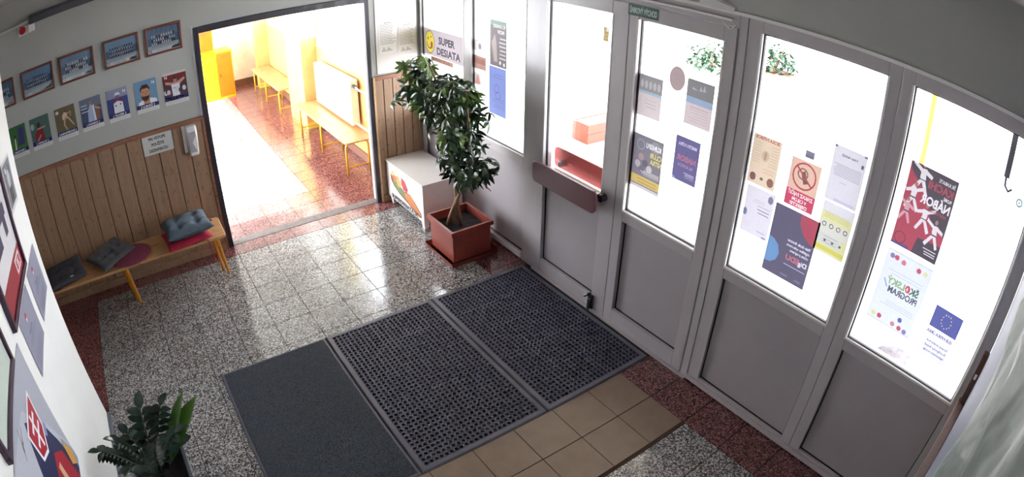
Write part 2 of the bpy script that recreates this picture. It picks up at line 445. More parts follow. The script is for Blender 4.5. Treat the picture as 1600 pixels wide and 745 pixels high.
# beige ceramic landing and ground beyond
tb = -3.335
for i in range(8):
    for j in range(2): tile(fl, -.33-.3*(i+1), -.33-.3*i, tb-.297*(j+1), tb-.297*j, 'beige_tile', 'ceramic_tile', .003)
for j in range(6): tile(fl, -.33, 0, tb-.3*(j+1)-.0, tb-.3*j, 'terrazzo_red')
structure(G().box(-2.76, -.33, tb-.615, tb-.596, -.004, .001), 'joint_strip', 'grout_brown', fl)
tx = [-.33-.3*k for k in range(9)]
for j in range(5):
    for i in range(8):
        tile(fl, tx[i+1], tx[i], -3.95-.3*(j+1), -3.95-.3*j, 'terrazzo')
tile(fl, -.33, 0, -5.5, tb-1.8, 'terrazzo_red')
# back room floor
f2 = structure(G().box(-3.8, -.2, 0.0, 6.45, -.12, -.004), 'floor', 'grout')
for j in range(21):
    for i in range(12):
        x1_ = -.2-.3*i; y0_ = .12+.3*j; y1_ = y0_+.3
        red = i < 3 or j < 2 or j > 19
        tile(f2, x1_-.3, x1_, y0_, min(y1_, 6.42), 'terrazzo_red' if red else 'terrazzo')
structure(G().box(-2.16, -.55, .0, .12, -.004, .003), 'trim_9', 'threshold'); bpy.data.objects['trim_9'].name = 'trim_5'

# walls
g = G().box(-4.95, -2.165, 0, .12, 0, ZC).box(-.56, 0.12, 0, .12, 0, ZC).box(-2.165, -.56, 0, .12, 2.12, ZC)
structure(g, 'wall_back', 'plaster')
structure(G().box(-3.89, -3.69, -5.6, -1.865, 0, ZC), 'wall_left', 'plaster_white')
structure(G().box(-5.07, -4.95, -5.6, .12, 0, ZC), 'wall_alcove', 'plaster')
structure(G().box(-.015, .20, -5.6, 0, 2.42, ZC), 'wall_right', 'plaster')
structure(G().box(-4.95, .2, -5.62, -5.485, 0, ZC), 'wall_front', 'oil_paint')
structure(G().box(-5.07, .35, -5.62, .12, ZC, ZC+.2), 'ceiling', 'ceiling')
# doorway frame
g = G().box(-2.21, -2.16, -.025, .02, 0, 2.145).box(-.58, -.535, -.025, .02, 0, 2.145).box(-2.16, -.58, -.025, .02, 2.085, 2.145)
structure(g, 'trim_1', 'dark_metal', bev=.004)
structure(G().box(-2.232, -2.211, -.006, 0, 1.34, 2.16), 'trim_2', 'white_plastic')
# dado panelling: planks, cap, skirting
def dado(n, xr, xl, cap_to, wide=.15):
    t = structure(G().box(xl, xr, -.006, 0, 0, 1.30), 'trim_%d' % n, 'capy')
    x = xr; k = 0
    while x > xl+.01:
        x2 = max(xl, x-wide)
        g = G(); e = .0022
        g.add([(x2+e, -.006, .02), (x-e, -.006, .02), (x-e, -.006, 1.30), (x2+e, -.006, 1.30), (x2+e+.003, -.016, .02), (x-e-.003, -.016, .02), (x-e-.003, -.016, 1.30), (x2+e+.003, -.016, 1.30)],
              [(4, 5, 6, 7), (0, 4, 7, 3), (5, 1, 2, 6), (0, 1, 5, 4), (7, 6, 2, 3)])
        g.obj('plank', 'plank', t); x = x2
    G().box(xl, xr+cap_to, -.028, 0, 1.30, 1.342).obj('cap_rail', 'cap', t, bev=.003)
    G().box(xl, xr, -.045, 0, 0, .07).obj('skirting', 'plank', t, bev=.003)
    return t
dado(3, -2.235, -4.94, 0)
t4 = dado(4, -.02, -.515, 0, .1)
structure(G().box(-2.235, -2.211, -.03, 0, 0, 1.342), 'end_post', 'cap', bpy.data.objects['trim_3'])
structure(G().box(-.535, -.515, -.035, .0, 0, 1.342), 'end_post', 'pale_wood', t4)

# back room shell
g = G().box(-.2, .12, .12, .62, 0, ZC).box(-.2, .12, 6.2, 6.45, 0, ZC).box(-.2, .12, .62, 6.2, 2.72, ZC).box(-.2, .12, .62, 6.2, 1.2, 1.215)
structure(g, 'wall_room_right', 'room_white')
structure(G().box(-.2, .12, .62, 6.2, 0, 1.2), 'wall_room_right_dado', 'room_beige').name = 'wall_dado'
structure(G().box(-.206, -.2, .12, .62, 0, 1.2).box(-.206, -.2, 6.2, 6.4, 0, 1.2), 'wall_dado_strip', 'room_beige').name = 'wall_dado_side'
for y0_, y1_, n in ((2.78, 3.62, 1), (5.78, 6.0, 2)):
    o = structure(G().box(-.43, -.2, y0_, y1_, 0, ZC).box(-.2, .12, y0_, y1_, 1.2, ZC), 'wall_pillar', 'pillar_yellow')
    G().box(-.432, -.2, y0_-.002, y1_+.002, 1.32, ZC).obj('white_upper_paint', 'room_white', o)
    G().box(-.431, -.2, y0_-.003, y0_-.001, .1, 1.32).obj('painted_shade_side', 'room_beige', o)  # shade on the pillar's near face, painted in as apricot over the yellow
g = G().box(-3.8, .12, 6.4, 6.5, 0, ZC)
structure(g, 'wall_room_back', 'room_white')
structure(G().box(-3.8, -.2, 6.375, 6.4, 0, .12).box(-.225, -.2, .12, 6.4, 0, .1), 'baseboard_room', 'brown_skirt')
g = G().box(-3.95, -3.7, .12, .6, 0, ZC).box(-3.95, -3.7, 6.0, 6.5, 0, ZC).box(-3.95, -3.7, .6, 6.0, 0, .1).box(-3.95, -3.7, .6, 6.0, 2.85, ZC).box(-3.95, -3.7, 3.2, 3.4, .1, 2.85)
structure(g, 'wall_room_left', 'room_white')  # out of view; openings added to let sun and sky onto the room floor
structure(G().box(-3.95, .2, .12, 6.5, ZC, ZC+.2), 'ceiling', 'ceiling')
for k, (y0_, y1_) in enumerate(((.62, 2.78), (3.62, 5.78))):
    o = structure(G().box(-.19, -.15, y0_, y0_+.05, 1.216, 2.72).box(-.19, -.15, y1_-.05, y1_, 1.216, 2.72).box(-.19, -.15, y0_+.05, y1_-.05, 1.216, 1.26).box(-.19, -.15, y0_+.05, y1_-.05, 2.67, 2.72).box(-.19, -.15, (y0_+y1_)/2-.03, (y0_+y1_)/2+.03, 1.26, 2.67), 'window_%d' % (6+k), 'upvc')
    G().box(-.176, -.170, y0_+.05, y1_-.05, 1.26, 2.67).obj('pane', 'glass', o)

# ================================================================= FACADE
ZGB, ZPT = .96, .875
def rect_ring(g, x0, x1, y0, y1, z0, z1, t, mi=0):
    """ring of four bars inside the rectangle y0..y1, z0..z1 (y0<y1)"""
    g.box(x0, x1, y0, y0+t, z0, z1, mi).box(x0, x1, y1-t, y1, z0, z1, mi)
    g.box(x0, x1, y0+t, y1-t, z0, z0+t, mi).box(x0, x1, y0+t, y1-t, z1-t, z1, mi)
def unit(name, ya, yb, ga, gb, zb, zt, ztop, zbot=.0, proud=0.0, struct=True, mull=None):
    """ya>yb outer edges, ga>gb clear opening of glass and panel"""
    x0 = -proud; x1 = .07
    g = G().box(x0, x1, ga, ya, zbot, ztop).box(x0, x1, yb, gb, zbot, ztop)
    g.box(x0, x1, gb, ga, zbot, zb).box(x0, x1, gb, ga, ZPT, ZGB).box(x0, x1, gb, ga, zt, ztop)
    if mull:
        g.box(x0, x1, mull[1], mull[0], ZGB, zt)
    root = g.obj(name, 'upvc', None, bev=.004); root['kind'] = 'structure'
    G().box(.026, .05, gb, ga, zb, ZPT).obj('infill_panel', 'upvc_panel', root)
    gg = G(); rect_ring(gg, .018, .0262, gb+.001, ga-.001, zb+.001, ZPT-.001, .006); gg.obj('panel_gasket', 'gasket', root)
    gg = G(); rect_ring(gg, x0+.004, .024, gb-.018, ga+.018, zb-.018, ZPT+.018, .0178); gg.obj('panel_bead', 'upvc_bead' if proud else 'upvc', root, bev=.002)
    spans = [(ga, gb)] if not mull else [(ga, mull[0]), (mull[1], gb)]
    for A, B in spans:
        G().box(.028, .032, B+.001, A-.001, ZGB+.001, zt-.001).obj('pane', 'glass', root)
        gg = G(); rect_ring(gg, .012, .0275, B, A, ZGB, zt, .007); gg.obj('glass_gasket', 'gasket', root)
        gg = G(); gg.box(x0-.003, .026, B-.012, A+.012, ZGB-.016, ZGB-.0005); gg.box(x0-.003, .02, B-.014, B-.001, ZGB, zt).box(x0-.003, .02, A+.001, A+.014, ZGB, zt)
        gg.obj('glass_bead', 'upvc_bead', root, bev=.003)
    return root
w1 = unit('window_1', -.004, -1.915, -.05, -1.74, .066, 2.35, 2.42, mull=(-.835, -.98))
G().box(-.02, .0, -.10, -.055, .0, .0+ZGB).obj('corner_cover_strip', 'upvc', w1)
G().box(-.018, .0, -1.74, -.06, .015, .066).obj('lower_ledge', 'upvc_bead', w1, bev=.004)
d1 = unit('door_1', -1.925, -2.798, -2.012, -2.655, .137, 2.255, 2.342, .02, .012)
d2 = unit('door_2', -2.803, -3.598, -2.885, -3.515, .137, 2.255, 2.342, .02, .012)
g = G().box(-.005, .07, -3.66, -3.604, 0, 2.42).box(-.005, .07, -3.604, -1.915, 2.345, 2.42).box(-.03, .07, -3.66, -1.915, 0, .017)
structure(g, 'trim_6', 'upvc', bev=.003)
w2 = unit('window_2', -3.661, -4.566, -3.757, -4.493, .066, 2.35, 2.42)
w3 = unit('window_3', -4.57, -5.48, -4.643, -5.398, .066, 2.35, 2.42)
for a_, b_ in ((-3.66, -5.48),): structure(G().box(-.018, .0, b_, a_, .012, .05), 'trim_7', 'upvc', bev=.003)
structure(G().box(-.03, -.015, -5.48, 0, 2.418, 2.436), 'trim_8', 'upvc_bead')
# door fittings
g = G(); g.tube([(-.02, -2.805, 2.36), (-.02, -2.78, 2.36)], .01)
# outer ground and facade
structure(G().box(.12, 40, -25, 30, -.35, -.15), 'ground', 'ground')
structure(G().box(-.0, .25, -5.6, .12, -.16, -.005).box(.0, .25, .12, 6.5, -.16, -.005), 'trim_10', 'facade').name = 'trim_11'

structure(G().box(.25, 2.9, -6.2, .9, 2.62, 2.80), 'added_canopy', 'facade').name = 'added_sky_shade'  # unseen canopy, added to cut the sky light falling into the hall
# door furniture things
def rounded_plate(g, x0, x1, ya, yb, z0, z1, r, n=6, slope=0):
    pts = []
    for cy, cz, a0 in ((ya-r, z1-r, 0), (yb+r, z1-r, PI/2), (yb+r, z0+r, PI), (ya-r, z0+r, 1.5*PI)):
        for i in range(n+1):
            t = a0+PI/2*i/n; pts.append((cy+r*math.cos(t), cz+r*math.sin(t)))
    m = len(pts)
    vs = [(x0, y, z) for y, z in pts]+[(x1, y, z) for y, z in pts]
    fs = [list(range(m)), list(range(2*m-1, m-1, -1))]+[(i, i+m, (i+1) % m+m, (i+1) % m) for i in range(m)]
    return g.add(vs, fs)
t = thing('push_bar', 'plum coloured rounded push plate on the inside of the glazed door', 'door handle', (-.05, -2.3, .95))
rounded_plate(G(), -.125, -.105, -2.02, -2.725, .885, 1.055, .045).obj('push_plate', 'plum', t, bev=.004)
G().tube([(-.085, -1.98, 1.0), (-.085, -2.70, .985)], .012).obj('rod', 'steel', t)
for yb_ in (-2.12, -2.66): G().box(-.10, -.012, yb_, yb_+.03, .96, 1.0).obj('bracket', 'steel', t)
G().tube([(-.012, -2.70, .985), (-.06, -2.70, .985)], .028, 14).obj('end_rosette', 'dark_steel', t)
t = thing('push_bar', 'red rounded push plate on the outside of the glazed door', 'door handle', (.12, -2.3, .95))
rounded_plate(G(), .13, .15, -1.97, -2.66, .93, 1.10, .045).obj('push_plate', 'red_plate', t, bev=.004)
for yb_ in (-2.12, -2.60): G().box(.07, .13, yb_, yb_+.03, .98, 1.02).obj('bracket', 'steel', t)
t = thing('foot_bolt', 'dark steel foot bolt at the bottom corner of the glazed door', 'door bolt', (-.012, -2.66, .02))
G().box(-.032, -.012, -2.69, -2.64, .03, .15).obj('bolt_plate', 'dark_steel', t, bev=.003)
G().tube([(-.045, -2.665, .02), (-.045, -2.665, .12)], .012).obj('bolt', 'steel', t)
G().tube([(-.03, -2.665, .165), (-.065, -2.665, .17), (-.07, -2.64, .15)], .012).obj('lever', 'dark_steel', t)

# ================================================================= MATS
def ring_mat_mesh():
    W, L, H = .905, 1.5, .013; e = .038
    nx, ny = 24, 41; cw = (W-2*e)/nx; ch = (L-2*e)/ny; r = min(cw, ch)*.37; cc = .0056
    g = G()
    for j in range(ny):
        for i in range(nx):
            x0 = e+i*cw; y0 = e+j*ch; cx = x0+cw/2; cy = y0+ch/2; hx, hy = cw/2, ch/2
            out = [(cx+hx, cy+hy-cc), (cx+hx-cc, cy+hy), (cx-hx+cc, cy+hy), (cx-hx, cy+hy-cc), (cx-hx, cy-hy+cc), (cx-hx+cc, cy-hy), (cx+hx-cc, cy-hy), (cx+hx, cy-hy+cc)]
            inn = [(cx+r*math.cos(PI/8+k*PI/4), cy+r*math.sin(PI/8+k*PI/4)) for k in range(8)]
            k0 = len(g.v)
            g.v += [(x, y, H-.0035) for x, y in out]+[(x, y, H-.001) for x, y in inn]+[(x, y, .0015) for x, y in inn]
            for k in range(8):
                k1 = (k+1) % 8
                g.f.append([k0+k, k0+k1, k0+8+k1, k0+8+k]); g.f.append([k0+8+k, k0+8+k1, k0+16+k1, k0+16+k])
                g.mi += [0, 0]; g.c += [None, None]
    g.box(0, W, 0, L, 0, .0012, 1)
    return g, e, W, L, H, cw, ch, nx, ny
gm, e_, W_, L_, H_, cw, ch, nx, ny = ring_mat_mesh()
ox, oy = -1.868, -3.337
gm.v = [(x+ox, y+oy, z) for x, y, z in gm.v]
rm = thing('rubber_mat', 'perforated black rubber ring mat in the middle, beside the carpet mat', 'door mat', (ox, oy, 0.0), 'perforated rubber entrance mats')
gm.obj('ring_field', ['rubber', 'gasket'], rm, kind='stuff')
g = G()
def edge(g, xa, xb, ya, yb):  # bevelled border bar
    i = .008
    g.frustum(xa, xb, ya, yb, 0, xa+(i if xa <= ox+.001 else 0), xb-(i if xb >= ox+W_-.001 else 0), ya+(i if ya <= oy+.001 else 0), yb-(i if yb >= oy+L_-.001 else 0), H_)
edge(g, ox, ox+e_, oy, oy+L_); edge(g, ox+W_-e_, ox+W_, oy, oy+L_); edge(g, ox+e_, ox+W_-e_, oy, oy+e_); edge(g, ox+e_, ox+W_-e_, oy+L_-e_, oy+L_)
g.obj('border', 'rubber_edge', rm)
g = G()
def boss(x, y):
    s_ = .0062; g.frustum(x-s_, x+s_, y-s_, y+s_, H_-.003, x-s_*.4, x+s_*.4, y-s_*.4, y+s_*.4, H_+.004)
for k in (8, 16):
    for j in range(ny): boss(ox+e_+k*cw, oy+e_+(j+.5)*ch)
for k in (8, 16, 25, 33):
    for i in range(nx): boss(ox+e_+(i+.5)*cw, oy+e_+k*ch)
g.obj('raised_bosses', 'rubber_boss', rm, kind='stuff')
dup(rm, (-.958, oy, 0), 0, 'perforated black rubber ring mat directly in front of the glazed double door')
t = thing('carpet_mat', 'dark grey ribbed carpet mat with rubber edge, leftmost of three floor mats', 'door mat', (-2.71, oy, 0))
G().frustum(-2.715, -1.872, oy, oy+L_, 0, -2.707, -1.88, oy+.008, oy+L_-.008, .008).obj('rubber_border', 'rubber_edge', t)
g = G(); nxx, nyy = 34, 60
for j in range(nyy+1):
    for i in range(nxx+1):
        g.v.append((-2.695+.803*i/nxx, oy+.02+(L_-.04)*j/nyy, .0085+.0022*random.random()))
for j in range(nyy):
    for i in range(nxx): g.f.append([j*(nxx+1)+i, j*(nxx+1)+i+1, (j+1)*(nxx+1)+i+1, (j+1)*(nxx+1)+i]); g.mi.append(0); g.c.append(None)
g.obj('carpet_pile', 'carpet', t, smooth=True)

# ================================================================= BENCHES
def leg_taper(g, p0, p1, r0, r1): g.tube([p0, p1], [r0, r1], 10)
bx = (-3.3, -.40, 0)
t = thing('bench', 'low wooden bench with splayed honey legs against the panelled wall, cushions on it', 'bench', bx)
g = G(); rounded = []
vs = []; n = 6; x0, x1, y0, y1, r = -4.55, -2.275, -.61, -.20, .045
for cx, cy, a0 in ((x1-r, y1-r, 0), (x0+r, y1-r, PI/2), (x0+r, y0+r, PI), (x1-r, y0+r, 1.5*PI)):
    for i in range(n+1): vs.append((cx+r*math.cos(a0+PI/2*i/n), cy+r*math.sin(a0+PI/2*i/n)))
m_ = len(vs)
g.add([(x, y, .415) for x, y in vs]+[(x, y, .44) for x, y in vs], [list(range(m_))[::-1], list(range(m_, 2*m_))]+[(i, (i+1) % m_, (i+1) % m_+m_, i+m_) for i in range(m_)])
g.obj('seat', 'bench_top', t, bev=.004)
for xx in (-2.34, -3.24, -4.2):
    for yy_, yf in ((-.50, -.48), (-.46, -.40)):
        G().tube([(xx-.02 if yy_ == -.5 else xx-.05, yy_+.02, .415), (xx+.025 if yy_ == -.5 else xx-.01, yf, 0)], [.021, .013], 10).obj('leg', 'honey_wood', t)
    G().tube([(xx-.04, -.27, .415), (xx-.01, -.26, 0)], [.021, .013], 10).obj('leg', 'honey_wood', t)
def steel_bench(label, yc, L=2.0):
    t = thing('school_bench', label, 'bench', (-.42, yc, 0), 'yellow-legged benches in the back room')
    g = G(); vs = []; r = .05
    for cx, cy, a0 in ((-.245-r, yc+L/2-r, 0), (-.595+r, yc+L/2-r, PI/2), (-.595+r, yc-L/2+r, PI), (-.245-r, yc-L/2+r, 1.5*PI)):
        for i in range(6): vs.append((cx+r*math.cos(a0+PI/2*i/5), cy+r*math.sin(a0+PI/2*i/5)))
    m_ = len(vs)
    g.add([(x, y, .405) for x, y in vs]+[(x, y, .425) for x, y in vs], [list(range(m_))[::-1], list(range(m_, 2*m_))]+[(i, (i+1) % m_, (i+1) % m_+m_, i+m_) for i in range(m_)])
    g.obj('seat', 'bench_top_y', t, bev=.004)
    for k in (-.9, 0, .9):
        y = yc+k; rr = .07
        pts = [(-.56, y, 0), (-.56, y, .395-rr)]+[(-.56+rr*(1-math.cos(a_)), y, .395-rr+rr*math.sin(a_)) for a_ in (.4, .8, 1.2, PI/2)]
        pts += [(-.28-rr+rr*math.sin(a_), y, .395-rr+rr*math.cos(a_)) for a_ in (0, .4, .8, 1.2, PI/2)]+[(-.28, y, 0)]
        l = G().tube(pts, .013, 8).obj('leg_frame', 'yellow_metal', t, smooth=True)
        G().tube([(-.56, y, .09), (-.28, y, .09)], .010, 8).obj('stretcher', 'yellow_metal', l)
    return t
steel_bench('yellow-legged laminate bench in the bright back room, nearer one under the radiator', 1.76)
steel_bench('yellow-legged laminate bench in the bright back room, farther one beside the lockers', 4.72)

# ================================================================= CUSHIONS
def cushion(name, label, m, cx, cy, z, w_, d, th, rot, tufts, rx=0, ry=0, round_=False, piping=None, grid=26, droop=0):
    t = thing(name, label, 'cushion', (cx, cy, z), None)
    g = G(); n = grid
    def P(i, j, sgn):
        u = -1+2*i/n; v = -1+2*j/n
        if round_:
            uu = u*math.sqrt(1-v*v/2); vv = v*math.sqrt(1-u*u/2); rad = math.hypot(uu, vv); h = max(0, 1-rad**4)**.6
            x, y = uu*w_/2, vv*d/2
        else:
            h = (max(0, 1-abs(u)**4)*max(0, 1-abs(v)**4))**.5
            pin = 1-.06*(1-abs(u)**2)*(abs(v)**3)-.06*(1-abs(v)**2)*(abs(u)**3)
            x, y = u*w_/2*pin, v*d/2*pin
        dep = 0
        for (tu, tv) in tufts: dep = max(dep, math.exp(-((u-tu)**2+(v-tv)**2)/.035))
        if tufts:
            for (tu, tv) in tufts:
                dep = max(dep, .45*math.exp(-((u-tu)**2)/.006)*math.exp(-((v-tv)**2)/.25), .45*math.exp(-((v-tv)**2)/.006)*math.exp(-((u-tu)**2)/.25))
        zz = th/2*h*(1-.72*dep)*sgn + th/2
        if round_ and piping: zz += .006*h*math.sin(24*(u+v))*(.5 if sgn > 0 else 0)
        q = Vector((x, y, zz)); q = Matrix.Rotation(rx, 3, 'X') @ Matrix.Rotation(ry, 3, 'Y') @ q
        q = Matrix.Rotation(rot, 3, 'Z') @ q
        return Vector((cx, cy, z))+q
    k = 0
    for sgn in (1, -1):
        base = len(g.v)
        for j in range(n+1):
            for i in range(n+1): g.v.append(tuple(P(i, j, sgn)))
        for j in range(n):
            for i in range(n):
                a_ = base+j*(n+1)+i; f = [a_, a_+1, a_+n+2, a_+n+1]
                g.f.append(f if sgn > 0 else f[::-1]); g.mi.append(0); g.c.append(None)
    o = g.obj('pad', m, t, smooth=True)
    return t
T4 = [(-.4, -.4), (.4, -.4), (-.4, .4), (.4, .4)]
T9 = [(a_, b_) for a_ in (-.5, 0, .5) for b_ in (-.5, 0, .5)]
rc = cushion('seat_cushion', 'crimson cushion lying flat under the blue-grey one at the bench end', 'red_fabric', -2.62, -.45, .442, .42, .40, .05, .12, [(0, 0)])
G().tube([(-2.45, -.64, .46), (-2.44, -.655, .42), (-2.43, -.64, .30), (-2.425, -.63, .24)], .004, 6).obj('tie_string', 'red_fabric', rc)
G().tube([(-2.45, -.27, .46), (-2.38, -.24, .45), (-2.34, -.25, .445)], .006, 6).obj('tie_string', 'red_fabric', rc)
cushion('seat_cushion', 'puffy blue-grey tufted cushion on top of the crimson one', 'blue_fabric', -2.595, -.415, .49, .44, .40, .115, .10, T4)
pr = cushion('seat_cushion', 'round plum quilted cushion half under the grey square cushion', 'plum_fabric', -3.17, -.46, .442, .40, .40, .035, 0, [], round_=True, piping=True)
cushion('seat_cushion', 'flat grey square tufted cushion leaning across the round plum cushion', 'grey_fabric', -3.375, -.36, .463, .40, .40, .055, .58, T9, rx=.03, ry=-.08)
dc = cushion('seat_cushion', 'dark charcoal cushion with a white tag at the far left of the bench', 'dark_fabric', -3.87, -.40, .445, .42, .42, .07, .25, T4, rx=.05)
G().box(-3.80, -3.765, -.56, -.545, .50, .503).obj('care_tag', 'white_plastic', dc)

# ================================================================= WHITE BOX, POT, PLANTS
t = thing('storage_box', 'white melamine storage box on small feet, with a printed baguette on its side', 'box', (-.24, -.44, 0))
G().box(-.455, -.03, -.825, -.03, .075, .452).obj('body', 'white_board', t, bev=.002)
G().box(-.462, -.022, -.832, -.022, .453, .469).obj('lid', 'white_board', t, bev=.002)
for x in (-.42, -.07):
    for y in (-.78, -.10): G().frustum(x-.02, x+.02, y-.02, y+.02, 0, x-.028, x+.028, y-.028, y+.028, .075).obj('foot', 'white_plastic', t)
P = Print((-.455, -.03, .075), (0, -1, 0), (0, 0, 1), .795, .377)
P.poly([(.12, .72), (.30, .60), (.50, .48), (.66, .52), (.80, .38), (.93, .22), (.95, .12), (.90, .08), (.78, .12), (.60, .20), (.35, .30), (.20, .42), (.13, .56)], '#5e3b24')
P.poly([(.15, .66), (.30, .56), (.50, .46), (.52, .30), (.35, .34), (.22, .46)], '#5f7448')
P.poly([(.50, .46), (.66, .50), (.80, .36), (.92, .20), (.93, .13), (.80, .15), (.62, .24), (.52, .32)], '#c77a45')
for u_, v_, c_ in ((.20, .76, '#e0a870'), (.27, .80, '#e8c9a0'), (.33, .70, '#d08a58'), (.40, .66, '#e0b080'), (.24, .66, '#c8603c'), (.36, .60, '#d69460')): P.ell(u_, v_, .055, .10, c_, 12)
P.poly([(.44, .84), (.52, .80), (.60, .62), (.58, .50), (.48, .52), (.44, .64)], '#a8283a')
for k in range(5): P.line(.57+.07*k, .42-.05*k, .62+.07*k, .30-.05*k, .006, '#9a4f2c')
P.text('SUPERDESIATA.SK', .50, .04, .12, '#22202c', wf=.74)
P.g.obj('printed_design', 'paper', t)

t = thing('flower_pot', 'square terracotta coloured pot on a saucer, between white box and glazed door', 'plant pot', (-.355, -1.33, 0))
x0, x1, y0, y1 = -.575, -.155, -1.55, -1.115
G().frustum(-.575, -.125, -1.545, -1.095, 0, -.592, -.108, -1.562, -1.078, .05, top=False).obj('saucer', 'terracotta', t, bev=.004)
g = G(); h0, h1 = .03, .335
def ringquad(g, a_, b_, flip=False):  # a_,b_ = (x0,x1,y0,y1,z)
    va = [(a_[0], a_[2], a_[4]), (a_[1], a_[2], a_[4]), (a_[1], a_[3], a_[4]), (a_[0], a_[3], a_[4])]
    vb = [(b_[0], b_[2], b_[4]), (b_[1], b_[2], b_[4]), (b_[1], b_[3], b_[4]), (b_[0], b_[3], b_[4])]
    g.add(va+vb, [(i, (i+1) % 4, (i+1) % 4+4, i+4) for i in range(4)])
bs = (-.545, -.165, -1.515, -1.135)
g.add([(bs[0], bs[2], h0), (bs[1], bs[2], h0), (bs[1], bs[3], h0), (bs[0], bs[3], h0)], [(3, 2, 1, 0)])
top = (x0+.02, x1-.02, y0+.02, y1-.02)
ringquad(g, (*bs, h0), (*top, .30)); ringquad(g, (*top, .30), (x0, x1, y0, y1, .30)); ringquad(g, (x0, x1, y0, y1, .30), (x0, x1, y0, y1, .338))
inn = (x0+.022, x1-.022, y0+.022, y1-.022); inb = (bs[0]+.02, bs[1]-.02, bs[2]+.02, bs[3]-.02)
ringquad(g, (x0, x1, y0, y1, .338), (*inn, .338)); ringquad(g, (*inn, .338), (inb[0]-.02, inb[1]+.02, inb[2]-.02, inb[3]+.02, .2))
g.obj('pot_body', 'terracotta', t, bev=.004)
g = G(); n = 14; sx0, sx1, sy0, sy1 = inn[0]+.005, inn[1]-.005, inn[2]+.005, inn[3]-.005
for j in range(n+1):
    for i in range(n+1): g.v.append((sx0+(sx1-sx0)*i/n, sy0+(sy1-sy0)*j/n, .262+.012*random.random()))
for j in range(n):
    for i in range(n): g.f.append([j*(n+1)+i, j*(n+1)+i+1, (j+1)*(n+1)+i+1, (j+1)*(n+1)+i]); g.mi.append(0); g.c.append(None)
g.obj('soil', 'soil', t, smooth=True)

# schefflera
tree = thing('umbrella_plant', 'tall leafy umbrella plant with braided pale stems growing in the terracotta pot', 'plant', (-.39, -1.33, .265))
trunks = [[(-.41, -1.30, .262), (-.40, -1.32, .45), (-.37, -1.36, .75), (-.38, -1.36, 1.05), (-.37, -1.30, 1.35)],
          [(-.37, -1.36, .262), (-.39, -1.34, .5), (-.40, -1.30, .8), (-.36, -1.28, 1.1), (-.38, -1.12, 1.4), (-.39, -.92, 1.62)],
          [(-.45, -1.27, .262), (-.43, -1.31, .4), (-.38, -1.38, .6), (-.35, -1.46, .85), (-.36, -1.50, 1.2), (-.37, -1.48, 1.5)]]
for tr in trunks: G().tube(tr, [.019, .017, .014, .012, .010, .008][:len(tr)], 8).obj('trunk', 'bark', tree, smooth=True)
for br in ([(-.38, -1.1, 1.42), (-.40, -.75, 1.38), (-.42, -.42, 1.25)], [(-.36, -1.2, .95), (-.34, -1.5, .82), (-.30, -1.72, .72)], [(-.38, -1.15, 1.3), (-.40, -.95, 1.3), (-.42, -.72, 1.48)]):
    G().tube(br, [.008, .007, .004], 6).obj('branch', 'bark', tree, smooth=True)
def leaflet(g, base, d, up, L, W, fold=.25, bend=.3, n=5, mi=0):
    d = d.normalized(); side = d.cross(up).normalized(); upn = side.cross(d).normalized()
    k = len(g.v)
    for i in range(n+1):
        t_ = i/n; w_ = W/2*math.sin(PI*min(1, t_*.92+.06))**.8 if 0 < i < n else W*.03
        p = base+d*(L*t_)-upn*(bend*L*t_*t_)
        g.v += [tuple(p-side*w_+upn*(fold*w_)), tuple(p), tuple(p+side*w_+upn*(fold*w_))]
    for i in range(n):
        a_ = k+3*i
        for f in ((a_, a_+1, a_+4, a_+3), (a_+1, a_+2, a_+5, a_+4)): g.f.append(list(f)); g.mi.append(mi); g.c.append(None)
protos = []
for q in range(4):
    g = G(); nl = 7+q % 2
    g.tube([(0, 0, 0), (0, 0, .05)], .002, 4)
    for i in range(nl):
        an = 2*PI*i/nl+random.uniform(-.15, .15); d = Vector((math.cos(an), math.sin(an), -.25+random.uniform(-.25, .2)))
        leaflet(g, Vector((0, 0, .05)), d, Vector((0, 0, 1)), random.uniform(.075, .112), random.uniform(.027, .036), bend=.4)
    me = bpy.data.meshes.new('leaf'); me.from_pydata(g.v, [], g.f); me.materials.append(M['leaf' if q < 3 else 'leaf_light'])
    me.polygons.foreach_set('use_smooth', [True]*len(g.f)); protos.append(me)
outline = [(-.52, 1.53), (-.88, 1.65), (-1.12, 1.52), (-1.42, 1.54), (-1.56, 1.48), (-1.53, 1.32), (-1.58, 1.20), (-1.54, .95), (-1.68, .87), (-1.70, .78), (-1.56, .70), (-1.45, .74), (-1.36, .74), (-1.30, .86), (-1.20, 1.04), (-.94, 1.2), (-.60, 1.18), (-.40, 1.12), (-.36, 1.20), (-.64, 1.30), (-.62, 1.42)]
def inside(y, z):
    c_ = False; n = len(outline)
    for i in range(n):
        (a_, b_), (e_, f_) = outline[i], outline[(i+1) % n]
        if (b_ > z) != (f_ > z) and y < (e_-a_)*(z-b_)/(f_-b_)+a_: c_ = not c_
    return c_
pts = []; tries = 0
while len(pts) < 230 and tries < 40000:
    tries += 1
    y = random.uniform(-1.8, -.34); z = random.uniform(.6, 1.75)
    if not inside(y, z): continue
    x = -.40+random.uniform(-.15, .2)*(1 if z < 1.4 else .7)
    mn = .048 if y < -1.0 else .07
    if any((x-p[0])**2+(y-p[1])**2+(z-p[2])**2 < mn**2 for p in pts): continue
    pts.append((x, y, z))
tl = Vector((-.39, -1.33, .265))
